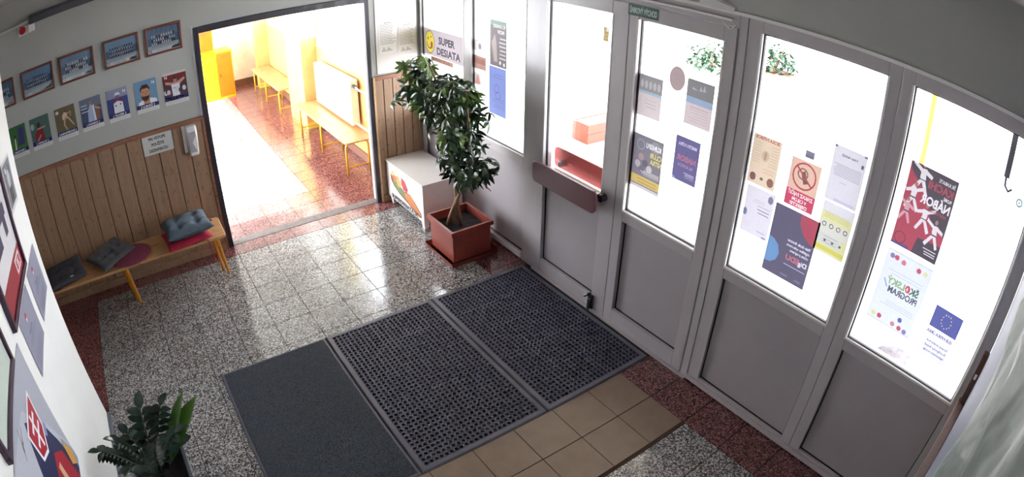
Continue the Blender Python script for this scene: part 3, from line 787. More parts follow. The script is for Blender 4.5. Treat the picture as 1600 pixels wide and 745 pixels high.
for i, p in enumerate(pts):
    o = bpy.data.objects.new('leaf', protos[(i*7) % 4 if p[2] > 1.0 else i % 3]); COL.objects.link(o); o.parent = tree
    o.location = Vector(p)-tl
    core = Vector((-.38, max(min(p[1], -1.1), -1.4), p[2]-.1)); d = (Vector(p)-core).normalized()+Vector((0, 0, .25))
    q = d.to_track_quat('Z', 'X').to_euler(); o.rotation_euler = (q.x+random.uniform(-.4, .4), q.y+random.uniform(-.4, .4), random.uniform(0, 6))
    s_ = random.uniform(.75, 1.15); o.scale = (s_, s_, s_)

# planter bottom left
t = thing('square_planter', 'grey plastic square planter at the foot of the white wall', 'plant pot', (-3.30, -2.90, 0))
g = G(); X0, X1, Y0, Y1, Hh = -3.50, -3.11, -3.11, -2.74, .35
ringquad(g, (X0+.04, X1-.04, Y0+.04, Y1-.04, 0), (X0, X1, Y0, Y1, Hh)); ringquad(g, (X0, X1, Y0, Y1, Hh), (X0+.022, X1-.022, Y0+.022, Y1-.022, Hh)); ringquad(g, (X0+.022, X1-.022, Y0+.022, Y1-.022, Hh), (X0+.03, X1-.03, Y0+.03, Y1-.03, .22))
g.add([(X0+.04, Y0+.04, 0), (X1-.04, Y0+.04, 0), (X1-.04, Y1-.04, 0), (X0+.04, Y1-.04, 0)], [(3, 2, 1, 0)])
g.obj('planter_body', 'planter', t, bev=.003)
G().box(X0+.024, X1-.024, Y0+.024, Y1-.024, .22, .29).obj('soil', 'soil', t)
pl = thing('leafy_plant', 'dark-leaved plant with arching stems growing in the grey square planter', 'plant', (-3.31, -2.92, .29))
b0 = Vector((-3.31, -2.92, .285))
stems = [((-3.58, -2.92, .64), 12, .075, 'zz'), ((-3.26, -2.72, .66), 7, .11, 'zz'), ((-3.40, -2.76, .56), 6, .10, 'zz'), ((-3.14, -2.70, .62), 8, .09, 'zz'),
         ((-3.45, -2.95, .70), 10, .08, 'zz'), ((-3.2, -3.1, .75), 10, .085, 'zz'), ((-3.40, -3.18, .7), 9, .085, 'zz'), ((-3.10, -2.92, .60), 7, .09, 'zz')]
for tip, nl, LL, mt in stems:
    tip = Vector(tip); mid = (b0+tip)/2+Vector((0, 0, .10)); sp = []
    for i in range(9):
        s_ = i/8; sp.append(b0*(1-s_)**2+mid*2*s_*(1-s_)+tip*s_*s_)
    st = G().tube(sp, [.009-.0007*i for i in range(9)], 6).obj('stem', mt, pl, smooth=True)
    for i in range(nl):
        s_ = .28+.72*i/(nl-1); j = min(7, int(s_*8)); p = sp[j].lerp(sp[j+1], s_*8-j)
        d = (sp[j+1]-sp[j]).normalized(); sd = d.cross(Vector((0, 0, 1))).normalized()
        for sg in ((-1, 1) if i < nl-1 else (0,)):
            g = G(); leaflet(g, p, sd*sg+d*.7, Vector((0, 0, 1)), LL*random.uniform(.8, 1.05), LL*.62, bend=.35, n=4)
            g.obj('leaflet', mt, st, smooth=True)
for tip, W__ in (((-2.97, -2.72, .60), .12), ((-3.11, -2.76, .56), .085)):
    g = G(); leaflet(g, b0+Vector((.06, .05, .05)), Vector(tip)-b0, Vector((-.5, -.4, .6)), .46, W__, bend=.12, n=8)
    g.obj('broad_leaf', 'zz_light', pl, smooth=True)
g = G(); leaflet(g, Vector((-3.24, -2.78, .40)), Vector((.16, .02, .02)), Vector((0, 0, 1)), .2, .16, bend=.2, n=6); g.obj('broad_leaf', 'zz', pl, smooth=True)

# ================================================================= BACK ROOM THINGS
t = thing('radiator', 'white panel radiator mounted on the apricot wall above the bench', 'radiator', (-.27, 1.85, .45))
G().box(-.33, -.225, 1.19, 2.54, .46, 1.02).obj('radiator_body', 'radiator', t, bev=.012)
for k in range(14): G().box(-.315, -.24, 1.24+k*.092, 1.30+k*.092, 1.018, 1.026).obj('grille_slat', 'radiator', t)
G().tube([(-.28, 1.19, .95), (-.28, 1.13, .95)], .022, 10).obj('valve', 'dark_steel', t)
G().tube([(-.28, 1.16, .95), (-.28, 1.02, .93), (-.24, .85, .92), (-.22, .30, .92)], .011, 8).obj('pipe', 'white_plastic', t, smooth=True)
G().tube([(-.28, 1.19, .49), (-.28, 1.12, .49), (-.25, .95, .46), (-.22, .30, .46)], .011, 8).obj('pipe', 'white_plastic', t, smooth=True)
t = thing('wall_socket', 'white wall socket beside the radiator pipes', 'socket', (-.205, .78, .72))
G().box(-.222, -.206, .74, .82, .68, .76).obj('cover', 'white_plastic', t, bev=.003); G().tube([(-.223, .78, .72), (-.220, .78, .72)], .018, 10).obj('socket_face', 'grey_plastic', t)
def locker(label, x0, x1, y0, y1, z0, z1, doors):
    t = thing('locker', label, 'locker', ((x0+x1)/2, (y0+y1)/2, z0))
    G().box(x0, x1, y0, y1, z0, z1).obj('locker_body', 'locker_yellow', t, bev=.004)
    n = len(doors); wd = (x1-x0-.02)/n
    for k, c_ in enumerate(doors):
        a_ = x0+.01+k*wd+.006; b_ = a_+wd-.012
        d = G().box(a_, b_, y0-.018, y0-.001, z0+.04, z1-.03).obj('locker_door', c_, t, bev=.003)
        G().box(a_+.03, a_+.045, y0-.032, y0-.018, (z0+z1)/2-.03, (z0+z1)/2+.03).obj('latch', 'dark_steel', d)
        for j in range(3): G().box(a_+.08, b_-.08, y0-.0195, y0-.018, z1-.09-.02*j, z1-.084-.02*j).obj('vent_slot', 'brown_skirt', d)
locker('low yellow locker with one yellow and one orange door in the back room', -1.53, -.935, 5.68, 6.15, 0, .88, ('locker_yellow', 'locker_orange'))
locker('small orange-door locker stacked behind the top of the low yellow locker', -1.62, -1.25, 5.78, 6.2, .882, 1.36, ('locker_orange',))
t = thing('notice_board', 'white glazed notice panel on the wall right of the doorway', 'notice board', (-.25, -.01, 1.36))
G().box(-.47, -.03, -.008, 0, 1.36, 2.40).obj('backing', 'white_board', t)
for k, (xa, xb, za, zb_, lab) in enumerate(((-.438, -.254, 1.558, 1.886, 'white typed notice in the left half of the notice panel beside the doorway'), (-.234, -.048, 1.535, 1.840, 'white typed notice in the right half of the notice panel, next to the window corner'))):
    P, r = sheet('typed_notice', lab, 'notice', (xa, -.010, za), (1, 0, 0), (0, 0, 1), xb-xa, zb_-za, '#f4f2ee')
    P.lines(.06, .95, .28, .86, 13, .014, '#8d7d76'); P.rect(.3, .9, .7, .93, '#a09088')
    P.poly([(.1, .04), (.25, .2), (.4, .06), (.5, .18), (.8, .05)], '#c9c4c0'); done(P, r)

# ================================================================= BACK WALL PICTURES
def team(i, x0, x1, z0, z1, lab):
    w_, h_ = x1-x0, z1-z0
    t = thing('framed_team_photo', lab, 'picture', ((x0+x1)/2, -.01, z0), 'brown-framed team photos')
    g = G(); f = .020
    g.box(x0, x1, -.024, 0, z0, z0+f).box(x0, x1, -.024, 0, z1-f, z1).box(x0, x0+f, -.024, 0, z0+f, z1-f).box(x1-f, x1, -.024, 0, z0+f, z1-f)
    g.obj('picture_frame', 'frame_wood', t, bev=.003)
    G().box(x0+f, x1-f, -.010, 0, z0+f, z1-f).obj('backing', 'white_board', t)
    P = Print((x0+f, -.010, z0+f), (1, 0, 0), (0, 0, 1), w_-2*f, h_-2*f)
    P.rect(0, .28, 1, 1, '#4f6f8c'); P.rect(0, .62, 1, 1, ['#5f7f9a', '#7ba0bd', '#6c8fae', '#6f93b5', '#58788f'][i])
    P.rect(0, .12, 1, .30, '#b8c4c4')
    for k in range(7): P.line(.05+.15*k, .66, .1+.15*k, .98, .003, '#8aa6bd')
    rows = [('#e8e8ea', '#1c2236'), ('#1d2337', '#e4e4e6'), ('#e2e2e6', '#20263a'), ('#232a40', '#e8e8ea'), ('#ececec', '#1a2034')][i]
    for rw in range(3):
        n = 12-rw
        for k in range(n):
            u_ = .12+.76*(k+.5)/n; v_ = .22+.15*rw
            figure(P, u_, v_, 1.0, rows[0] if (k*3+rw*5+i) % 7 not in (2, 5) else ('#6a7890' if i % 2 else rows[1]), legs=rows[1] if rw else '#8c8a90', asp=.45)
    P.rect(0, 0, 1, .13, '#e9ebe9'); P.text('N', .07, .03, .12, '#1c1c28'); P.lines(.25, .7, .05, .09, 2, .012, '#8a8f94'); P.poly([(.72, .02), (.95, .02), (.98, .14), (.76, .12)], '#5a7896')
    P.g.obj('team_photograph', 'paper', t)
    G().box(x0+f, x1-f, -.0185, -.0175, z0+f, z1-f).obj('picture_glass', 'glass', t)
FR = [(-2.661, -2.320), (-3.068, -2.721), (-3.522, -3.166), (-3.943, -3.592), (-4.38, -4.030)]
FL = ['brown-framed team photo nearest the doorway, team all in white shirts', 'brown-framed team photo second from the doorway, striped rows of players', 'brown-framed team photo in the middle of the row, bright stand behind the team',
      'brown-framed team photo second from the left, with a dark pair in the middle', 'brown-framed team photo at the far left, half cut off by the white wall']
for i, ((a_, b_), l) in enumerate(zip(FR, FL)): team(i, a_, b_, 1.995, 2.246, l)
PX = [(-2.544, -2.319), (-2.819, -2.605), (-3.098, -2.891), (-3.375, -3.157), (-3.645, -3.428), (-3.927, -3.711), (-4.20, -3.979)]
PL = ['athlete poster nearest the doorway, cheering player with raised arms', 'athlete poster of a bearded man on light blue, second from the doorway', 'athlete poster of a racer in white and red kit with a cap', 'athlete poster of a player in pale blue kit, two figures',
      'athlete poster of a runner on an olive brown background', 'athlete poster of a person in a red shirt with raised arm', 'athlete poster with green meadow, the leftmost one beside the white wall']
NM = ['TÓTH', 'LUKÁČ', 'VLCEK', 'DANKO', 'KAPUSTÍKOVÁ', 'GALLO', 'BARTOŠ']
BG = ['#55303a', '#6d94b4', '#3a4686', '#46506c', '#6a6046', '#4a6a60', '#3c6c3a']
for i, (a_, b_) in enumerate(PX):
    P, r = sheet('athlete_poster', PL[i], 'poster', (a_, -.003, 1.514), (1, 0, 0), (0, 0, 1), b_-a_, 1.803-1.514, '#dcdad8', group='athlete posters on the back wall')
    P.rect(0, .13, 1, 1, BG[i]); A = .75
    if i == 0:
        P.rect(0, .75, 1, .93, '#7a2630'); P.rect(0, .93, 1, 1, '#cfcac4'); P.poly([(.1, .66), (.35, .6), (.45, .5), (.6, .5), (.75, .62), (.95, .72), (.9, .78), (.6, .68), (.4, .68), (.1, .74)], '#c99c84')
        P.poly([(.36, .25), (.66, .25), (.7, .62), (.34, .62)], '#e4e6ee'); P.line(.42, .5, .62, .5, .006, '#2a3c8c'); P.ell(.52, .74, .08, .07, '#b58468'); P.poly([(.44, .78), (.6, .78), (.56, .84), (.46, .84)], '#33222a')
        for k in range(6): P.ell(.08+.06*k*(1 if k < 3 else 2.6), .4+.04*(k % 2), .08, .08, ['#d8d8e0', '#303850', '#cfc8d0'][k % 3], 10)
    elif i == 1:
        P.poly([(.05, .13), (.12, .34), (.4, .42), (.62, .42), (.92, .36), (1, .13)], '#e6e8ec'); P.poly([(.36, .2), (.62, .2), (.64, .45), (.34, .45)], '#b98868')
        P.ell(.46, .60, .21, .20, '#c69272'); P.poly([(.27, .55), (.30, .40), (.44, .33), (.58, .38), (.66, .55), (.60, .50), (.46, .50), (.33, .50)], '#4a3026'); P.poly([(.24, .62), (.24, .76), (.36, .86), (.58, .86), (.68, .74), (.67, .64), (.6, .74), (.32, .74)], '#3a2620')
        P.ell(.38, .63, .03, .012, '#2c2222', 8); P.ell(.56, .63, .03, .012, '#2c2222', 8); P.poly([(.45, .62), (.5, .62), (.52, .54), (.44, .54)], '#b07c5e'); P.line(.41, .47, .53, .47, .003, '#7a3a34')
    elif i == 2:
        P.rect(0, .72, 1, 1, '#8f93b0'); P.poly([(.2, .16), (.26, .56), (.4, .66), (.66, .66), (.8, .56), (.82, .16)], '#28306a'); P.poly([(.28, .22), (.3, .56), (.5, .62), (.74, .56), (.76, .22), (.6, .16), (.4, .16)], '#e8e8ec')
        P.poly([(.26, .6), (.5, .68), (.78, .6), (.78, .56), (.5, .64), (.28, .56)], '#a01c38'); P.ell(.52, .76, .08, .07, '#8a604c'); P.poly([(.38, .80), (.66, .80), (.62, .88), (.44, .88)], '#dfe2ea'); P.ell(.4, .48, .03, .03, '#27305c'); P.ell(.63, .5, .03, .03, '#27305c')
    elif i == 3:
        P.rect(0, .7, 1, 1, '#6a7488'); P.poly([(.3, .2), (.62, .2), (.66, .7), (.5, .8), (.36, .62)], '#a9b8d4'); P.ell(.52, .85, .07, .06, '#9a7866'); P.poly([(.66, .2), (.86, .2), (.9, .66), (.72, .72)], '#8a5a48'); P.poly([(.7, .62), (.95, .56), (.95, .6), (.7, .7)], '#c09a80')
        P.lines(.05, .4, .6, .8, 3, .03, '#c8ccd8'); P.poly([(.62, .2), (.7, .2), (.66, .78), (.58, .7)], '#dfe4ee')
    elif i == 4:
        P.poly([(.36, .60), (.58, .62), (.62, .78), (.48, .84), (.36, .74)], '#d3c2a8'); P.ell(.52, .87, .055, .05, '#6a4a38'); P.poly([(.40, .60), (.60, .62), (.86, .34), (.90, .36), (.66, .66), (.5, .7)], '#c8a486'); P.poly([(.42, .62), (.5, .6), (.44, .45), (.54, .28), (.50, .26), (.38, .44)], '#c8a486')
        P.line(.60, .76, .80, .80, .008, '#c8a486'); P.line(.78, .80, .76, .66, .008, '#c8a486'); P.ell(.15, .88, .07, .05, '#cfc8b4')
    elif i == 5:
        P.poly([(.2, .15), (.2, .5), (.4, .64), (.62, .6), (.7, .2)], '#8a2034'); P.ell(.44, .74, .10, .09, '#3a2c28'); P.line(.36, .62, .78, .64, .012, '#c49c84'); P.line(.25, .22, .5, .42, .012, '#c49c84'); P.ell(.12, .74, .1, .1, '#8fb8a8')
    else:
        P.rect(0, .13, 1, .5, '#41782f'); P.poly([(.5, .35), (.85, .35), (.9, .9), (.62, .92)], '#39376e'); P.poly([(.32, .25), (.4, .25), (.42, .6), (.36, .62)], '#d8d4cc'); P.ell(.4, .68, .05, .05, '#3a2b24'); P.line(.46, .3, .44, .16, .008, '#2b2f4a'); P.line(.62, .3, .66, .16, .008, '#2b2f4a')
    if i in (0, 1, 2, 4): P.text('N', (.14, .86, .86, .13)[(0, 1, 2, 9, 3).index(i) if i != 4 else 3], .83, .09, '#e8e8ee')
    P.rect(0, .13, 1, .25, '#1f2560'); P.text('[ '+NM[i]+' ]', .5, .155, .06, '#f0f0f4', wf=.62 if len(NM[i]) < 8 else .85); P.lines(.05, .95, .05, .09, 2, .008, '#b0aeac')
    done(P, r)
P, r = sheet('disinfection_sign', 'laminated white sign with three lines of text on the panelling', 'sign', (-2.830, -.018, 1.120), (1, 0, 0), (0, 0, 1), .295, .2, '#d3d4d0')
for k, s_ in enumerate(('PRI VSTUPE', 'POUŽITE', 'DEZINFEKCIU')): P.text(s_, .5, .66-.27*k, .13, '#26282c', wf=(.56, .42, .62)[k])
done(P, r)
t = thing('sanitiser_dispenser', 'white and grey hand sanitiser dispenser on the panelling by the doorway', 'dispenser', (-2.356, -.06, 1.02))
g = G(); vs = []
for z, wv, dv in ((1.02, .043, .06), (1.05, .047, .085), (1.15, .052, .09), (1.26, .055, .085), (1.295, .05, .06), (1.30, .035, .03)):
    vs.append([(-2.356+wv*sx_, -.018-dv*sy_, z) for sx_, sy_ in ((-1, 0), (-1, .6), (-.72, 1), (.72, 1), (1, .6), (1, 0))])
k = 0
for row in vs: g.v += row
for i in range(len(vs)-1):
    for j in range(6): a_ = i*6+j; b_ = i*6+(j+1) % 6; g.f.append([a_, b_, b_+6, a_+6]); g.mi.append(0); g.c.append(None)
g.f += [[5, 4, 3, 2, 1, 0], [30, 31, 32, 33, 34, 35]]; g.mi += [0, 0]; g.c += [None, None]
g.obj('housing', 'white_plastic', t, bev=.004)
g = G(); g.add([(-2.385, -.1035, 1.06), (-2.327, -.1035, 1.06), (-2.318, -.111, 1.15), (-2.322, -.106, 1.25), (-2.39, -.106, 1.25), (-2.394, -.111, 1.15)], [(0, 1, 2, 3, 4, 5)]); g.obj('front_cover', 'grey_plastic', t)
G().box(-2.44, -2.41, -.030, -.016, 1.05, 1.30).obj('wall_bracket', 'white_plastic', t)
# duct and alarm under the ceiling
t = thing('cable_duct', 'dark grey cable duct running along the top of the back wall', 'duct', (-2.2, -.03, 2.64)); G().box(-3.79, -.02, -.06, 0, 2.64, 2.72).obj('duct_body', 'duct', t, bev=.004); G().box(-3.79, -.02, -.063, -.06, 2.70, 2.706).obj('duct_seam', 'dark_metal', t)
t = thing('conduit', 'pale conduit left of the dark cable duct, below the ceiling', 'pipe', (-4.3, -.02, 2.67)); G().tube([(-4.9, -.02, 2.66), (-3.8, -.02, 2.675)], .014, 8).obj('conduit_tube', 'pale_pipe', t)
t = thing('fire_alarm', 'small red and white alarm device where conduit meets duct', 'alarm', (-3.83, -.03, 2.6)); G().tube([(-3.87, 0, 2.615), (-3.87, -.045, 2.615)], .035, 14).obj('red_button', 'red_plastic', t); G().box(-3.80, -3.74, -.05, 0, 2.575, 2.65).obj('white_housing', 'white_plastic', t, bev=.004); G().box(-3.92, -3.78, -.02, 0, 2.57, 2.65).obj('back_plate', 'white_plastic', t)

# ================================================================= LEFT WHITE WALL PICTURES  (viewer looks towards -X: right is +Y)
def wallframe(label, y0, y1, z0, z1, fw, fm, name='framed_picture', cat='picture'):
    t = thing(name, label, cat, (-3.69, (y0+y1)/2, z0)); g = G(); X = -3.69
    g.box(X, X+.03, y0, y1, z0, z0+fw).box(X, X+.03, y0, y1, z1-fw, z1).box(X, X+.03, y0, y0+fw, z0+fw, z1-fw).box(X, X+.03, y1-fw, y1, z0+fw, z1-fw)
    g.obj('picture_frame', fm, t, bev=.002); G().box(X, X+.012, y0+fw, y1-fw, z0+fw, z1-fw).obj('backing', 'white_board', t)
    return t, Print((X+.012, y0+fw, z0+fw), (0, 1, 0), (0, 0, 1), y1-y0-2*fw, z1-z0-2*fw)
t, P = wallframe('plum-framed sports shirt with the number 24 and a red band at its foot', -3.04, -2.37, 1.53, 2.30, .028, 'frame_dark', 'framed_jersey')
P.rect(0, 0, 1, 1, '#cfcfd2'); P.rect(0, 0, 1, .17, '#8c1a2c'); P.rect(.70, .03, .94, .14, '#d8c8cc'); P.rect(.73, .05, .91, .12, '#a02a3c'); P.text('SK', .82, .06, .05, '#e8d8dc')
P.text('24', .52, .34, .40, '#2a1f4c', wf=.72); P.poly([(0, .8), (.3, .95), (.5, .88), (.7, .95), (1, .8), (1, 1), (0, 1)], '#e6e6ea'); P.g.obj('shirt_print', 'paper', t)
t, P = wallframe('plum-framed pale certificate low on the white wall, lower left corner of the photo', -3.87, -3.25, 1.53, 2.3, .025, 'frame_dark', 'framed_certificate')
P.rect(0, 0, 1, 1, '#c3cec4'); P.lines(.1, .9, .2, .8, 8, .01, '#8fa094'); P.g.obj('certificate_print', 'paper', t)
P, r = sheet('photo_print', 'small black and white photo sheet on the white wall near its edge', 'photo', (-3.687, -2.27, 1.78), (0, 1, 0), (0, 0, 1), .24, .28, '#c9ccd2')
P.rect(.06, .08, .94, .94, '#6d7078'); P.ell(.5, .6, .16, .18, '#b8bac0'); P.rect(.3, .12, .7, .42, '#34363c'); P.ell(.3, .8, .06, .06, '#dddddd'); P.ell(.7, .75, .06, .1, '#444650'); done(P, r)
for k, (ya, yb, za, zb_, l) in enumerate(((-2.393, -1.99, 1.18, 1.476, 'grey certificate sheet with red emblem, nearer the wall edge'), (-2.897, -2.495, 1.176, 1.484, 'grey certificate sheet with red emblem, left of its twin and under the framed shirt'))):
    P, r = sheet('grey_certificate', l, 'certificate', (-3.687, ya, za), (0, 1, 0), (0, 0, 1), yb-ya, zb_-za, '#8d90a2', group='grey certificates on the white wall')
    P.ell(.42, .80, .06, .07, '#b03040'); P.poly([(.38, .78), (.46, .78), (.42, .7)], '#e8e8ec'); P.text('Ďakovný list', .45, .55, .05, '#55586a'); P.lines(.2, .8, .44, .5, 2, .012, '#5d6072'); P.lines(.12, .88, .08, .24, 4, .010, '#6c7086'); done(P, r)
P, r = sheet('hockey_poster', 'large glossy poster of an ice hockey player with a red shield with white double cross', 'poster', (-3.687, -3.92, .767), (0, 1, 0), (0, 0, 1), .87, .725, '#a9adb8')
P.poly([(0, 0), (1, 0), (1, .12), (.8, .55), (.55, .9), (0, 1)], '#b9bcc6')
P.poly([(.70, 0), (.98, 0), (.99, .1), (.9, .3), (.80, .28)], '#7d94a8'); P.poly([(.05, 0), (.92, 0), (.84, .35), (.72, .66), (.5, .86), (.3, .6), (.1, .3)], '#232850')
P.poly([(.45, 0), (.84, 0), (.80, .3), (.66, .44), (.52, .40)], '#a01e2e'); P.poly([(.55, 0), (.64, 0), (.66, .36), (.60, .38)], '#d8a886'); P.poly([(.66, .60), (.72, .52), (.78, .56), (.70, .70)], '#8088b4'); P.poly([(.84, .12), (.93, .02), (.96, .12), (.88, .3)], '#d09a4a')
P.poly([(.10, 0), (.40, 0), (.42, .22), (.30, .36), (.16, .22)], '#c89a7c'); P.poly([(.14, .1), (.2, .3), (.34, .38), (.24, .2)], '#2a1c20'); P.poly([(.2, 0), (.34, 0), (.30, .08)], '#b82030')
P.poly([(.44, .82), (.77, .84), (.74, .60), (.60, .52), (.46, .60)], '#e9e9ee'); P.poly([(.465, .80), (.75, .82), (.72, .61), (.60, .545), (.48, .61)], '#a81c30')
P.line(.60, .58, .61, .80, .022, '#f0f0f4'); P.line(.53, .74, .69, .75, .018, '#f0f0f4'); P.line(.51, .66, .70, .67, .018, '#f0f0f4')
P.line(.30, .86, .36, .96, .004, '#33343c'); P.line(.33, .88, .42, .92, .004, '#33343c'); P.line(.26, .84, .33, .9, .004, '#33343c'); done(P, r)
t = thing('corner_skirting', 'pale green-grey skirting at the foot of the white wall', 'skirting', (-3.68, -3.5, 0)); G().box(-3.689, -3.665, -5.4, -1.87, 0, .05).obj('skirting_board', 'planter', t)

# ================================================================= NEAR WALL BITS
o = structure(G().box(-2.2, -.01, -5.483, -5.455, 0, 1.01), 'trim_12', 'capy')
G().box(-2.2, -.01, -5.483, -5.435, 1.01, 1.035).obj('cap_rail', 'capy', o, bev=.003)
t = thing('wooden_block', 'brown wooden upright standing on the dado cap beside the last window', 'wood strip', (-.03, -5.46, 1.035)); G().box(-.05, -.012, -5.482, -5.445, 1.036, 1.34).obj('upright', 'capy', t, bev=.003); G().box(-.055, -.05, -5.47, -5.455, 1.19, 1.22).obj('white_label', 'white_plastic', t)
t = thing('plastic_sheet', 'crinkled translucent grey-green plastic sheet hanging on the wall nearest the camera', 'plastic sheet', (-2.4, -5.46, 2.3))
g = G(); nx_, nz_ = 40, 24
for j in range(nz_+1):
    for i in range(nx_+1):
        x = -1.93-1.3*i/nx_; z = 1.7+1.15*j/nz_
        g.v.append((x, -5.462+.010*math.sin(i*.9+j*.5)+.006*math.sin(j*1.3+i*.2)-.004*random.random(), z))
for j in range(nz_):
    for i in range(nx_): a_ = j*(nx_+1)+i; g.f.append([a_, a_+1, a_+nx_+2, a_+nx_+1]); g.mi.append(0); g.c.append(None)
g.obj('sheet_surface', 'film_grey', t, smooth=True)

# ================================================================= GLASS POSTERS (seen from behind, so their print is mirrored)
XG = .024  # sheet positions below come from image pixels, scaled about the camera onto this plane
def wsheet(name, label, cat, ya, yb, z0, z1, base, tilt=0, mirror=True):
    U = Vector((0, -1, 0)); V = Vector((0, 0, 1))
    P, r = sheet(name, label, cat, (XG, ya, z0), U, V, ya-yb, z1-z0, base, film=True, mirror=mirror)
    return P, r
P, r = wsheet('banner_sign', 'long grey sign with yellow winking smiley and dark lettering in the corner window', 'sign', -.052, -.80, 1.507, 1.775, '#b9aeb4', mirror=False)
P.ell(.165, .50, .128, .43, '#3a3a22', 28); P.ell(.165, .50, .118, .40, '#d8c81e', 28); P.ring(.165, .52, .085, .28, .16, '#3a2a18', PI*1.05, PI*1.95, 16); P.ell(.125, .62, .012, .06, '#5a1a14', 10); P.poly([(.11, .66), (.14, .66), (.126, .54)], '#7a1c18')
P.line(.185, .68, .225, .72, .008, '#3a2a18'); P.ell(.215, .40, .030, .14, '#8a1c1c', 12); P.poly([(.19, .52), (.235, .48), (.24, .3), (.21, .3)], '#a82a22')
P.text('SUPER', .60, .52, .26, '#2c2632', wf=.40); P.text('DESIATA', .64, .12, .26, '#2c2632', wf=.58); done(P, r, True)
t = thing('cardboard_strip', 'brown strip hanging below the smiley sign in the corner window', 'strip', (.024, -.5, 1.48)); G().box(.020, .024, -.62, -.2, 1.46, 1.505).obj('strip', 'cap', t)
P, r = wsheet('photo_poster', 'grey black-and-white poster with white text, above the blue poster', 'poster', -1.224, -1.463, 1.613, 2.004, '#7c7476')
P.rect(0, .88, 1, 1, '#8aa898'); P.text('EL LAVADO', .45, .84, .07, '#e8e6ea', wf=.7); P.text('NOV', .35, .72, .08, '#e8e6ea'); P.poly([(.55, .1), (.75, .1), (.9, .5), (.7, .7), (.6, .5)], '#b8a8a4'); P.lines(.05, .5, .2, .62, 6, .03, '#d0c8cc'); P.ell(.15, .08, .05, .04, '#e8e6ea'); P.ell(.38, .1, .06, .04, '#e8e6ea'); done(P, r, True)
P, r = wsheet('blue_poster', 'pale blue printed sheet below the grey photo poster', 'poster', -1.212, -1.460, 1.189, 1.609, '#8496dc')
P.lines(.1, .9, .16, .34, 5, .010, '#6878b8'); P.ring(.55, .55, .14, .10, .2, '#6a78b0'); P.ring(.48, .42, .16, .08, .2, '#6a78b0'); P.lines(.2, .8, .78, .84, 2, .01, '#6a78b8'); done(P, r, True)
P, r = wsheet('small_flyer', 'small flyer with a grey portrait at the mullion, topmost of three', 'flyer', -.985, -1.154, 1.70, 1.79, '#e4dcdc'); P.ell(.5, .45, .14, .3, '#8a8088', 12); P.line(0, .97, 1, .97, .004, '#b07868'); done(P, r, True)
P, r = wsheet('small_flyer', 'small brown-red postcard at the mullion, middle of three', 'flyer', -.985, -1.164, 1.537, 1.656, '#b88878'); P.rect(0, .4, 1, .8, '#a87060'); P.lines(.1, .9, .15, .3, 2, .04, '#ccaaa0'); done(P, r, True)
P, r = wsheet('small_flyer', 'small pink bell-shaped paper at the mullion, lowest of three', 'flyer', -.985, -1.085, 1.392, 1.497, '#e8d8dc'); P.poly([(.1, .1), (.9, .05), (.7, .6), (.5, .95), (.3, .6)], '#d8988c'); done(P, r, True)
P, r = wsheet('gold_sticker', 'small gold house-shaped sticker near the top of the door glass', 'sticker', -2.545, -2.596, 2.05, 2.147, '#c8b070'); P.poly([(0, .7), (.5, .7), (.5, 1), (0, 1)], '#f0ecd8'); P.lines(.1, .9, .1, .6, 3, .06, '#a88c50'); done(P, r, True)
P, r = wsheet('exhibition_flyer', 'flyer with a grey group photo across its top, upper left in the second door leaf', 'flyer', -2.892, -3.085, 1.644, 1.912, '#d3c8ca')
P.rect(0, .62, 1, 1, '#8d8b8e'); 
for k in range(5): P.ell(.15+.18*k, .78, .07, .10, '#b4b2b4', 10)
P.rect(0, .56, 1, .62, '#9fb8cc'); P.lines(.2, .75, .25, .42, 3, .015, '#b8a8aa'); done(P, r, True)
P, r = wsheet('city_flyer', 'flyer with a dark sky photo and blue band, upper right in the second door leaf', 'flyer', -3.269, -3.470, 1.701, 1.978, '#d0c2c6')
P.rect(0, .58, 1, 1, '#7b7c80'); P.poly([(.3, .80), (.36, .95), (.42, .8), (.5, .9), (.54, .78), (.8, .84), (.8, .78)], '#a8a8ac'); P.rect(0, .48, 1, .62, '#93a9c6'); P.lines(.15, .85, .1, .4, 6, .010, '#b09ca2'); done(P, r, True)
g = G(); n = 28; cy, cz = -3.19, 1.950
vs = [(XG, cy+.062*math.cos(2*PI*i/n), cz+.075*math.sin(2*PI*i/n)) for i in range(n)]+[(XG-.001, cy+.062*math.cos(2*PI*i/n), cz+.075*math.sin(2*PI*i/n)) for i in range(n)]
g.add(vs[:n], [list(range(n))[::-1]], 0, srgb('#a89496'))
r = g.obj('round_sticker', 'film'); tag(r, 'round pinkish-grey sticker between the two upper flyers of the second door leaf', 'sticker')

P, r = wsheet('kungfu_poster', 'busy grey and yellow club poster, lower left in the second door leaf', 'poster', -2.888, -3.143, 1.154, 1.521, '#77727e')
P.ell(.25, .85, .17, .11, '#8f8a92'); P.ring(.75, .82, .14, .10, .2, '#8a96a8'); P.text('KUNGFU', .32, .80, .09, '#eceaf0', wf=.5); P.text('CLUB', .22, .65, .09, '#d8d070', wf=.38); P.text('NITRA', .2, .53, .09, '#d8d070', wf=.38)
for k, (u_, v_) in enumerate(((.7, .6), (.55, .5), (.8, .45), (.65, .38), (.4, .42))): P.ell(u_, v_, .10, .07, ['#a08a88', '#5a5666', '#b0a8b0', '#6c6070', '#c0b8b8'][k], 10)
P.lines(.05, .7, .28, .36, 4, .012, '#c8c4cc'); P.rect(0, .08, 1, .24, '#d0b45c'); P.lines(.1, .9, .12, .18, 2, .02, '#a89048'); P.rect(0, 0, 1, .06, '#c8c0c8'); done(P, r, True)
P, r = wsheet('night_poster', 'dark blue-violet poster with pink lettering, lower right in the second door leaf', 'poster', -3.231, -3.421, 1.331, 1.615, '#5a5488')
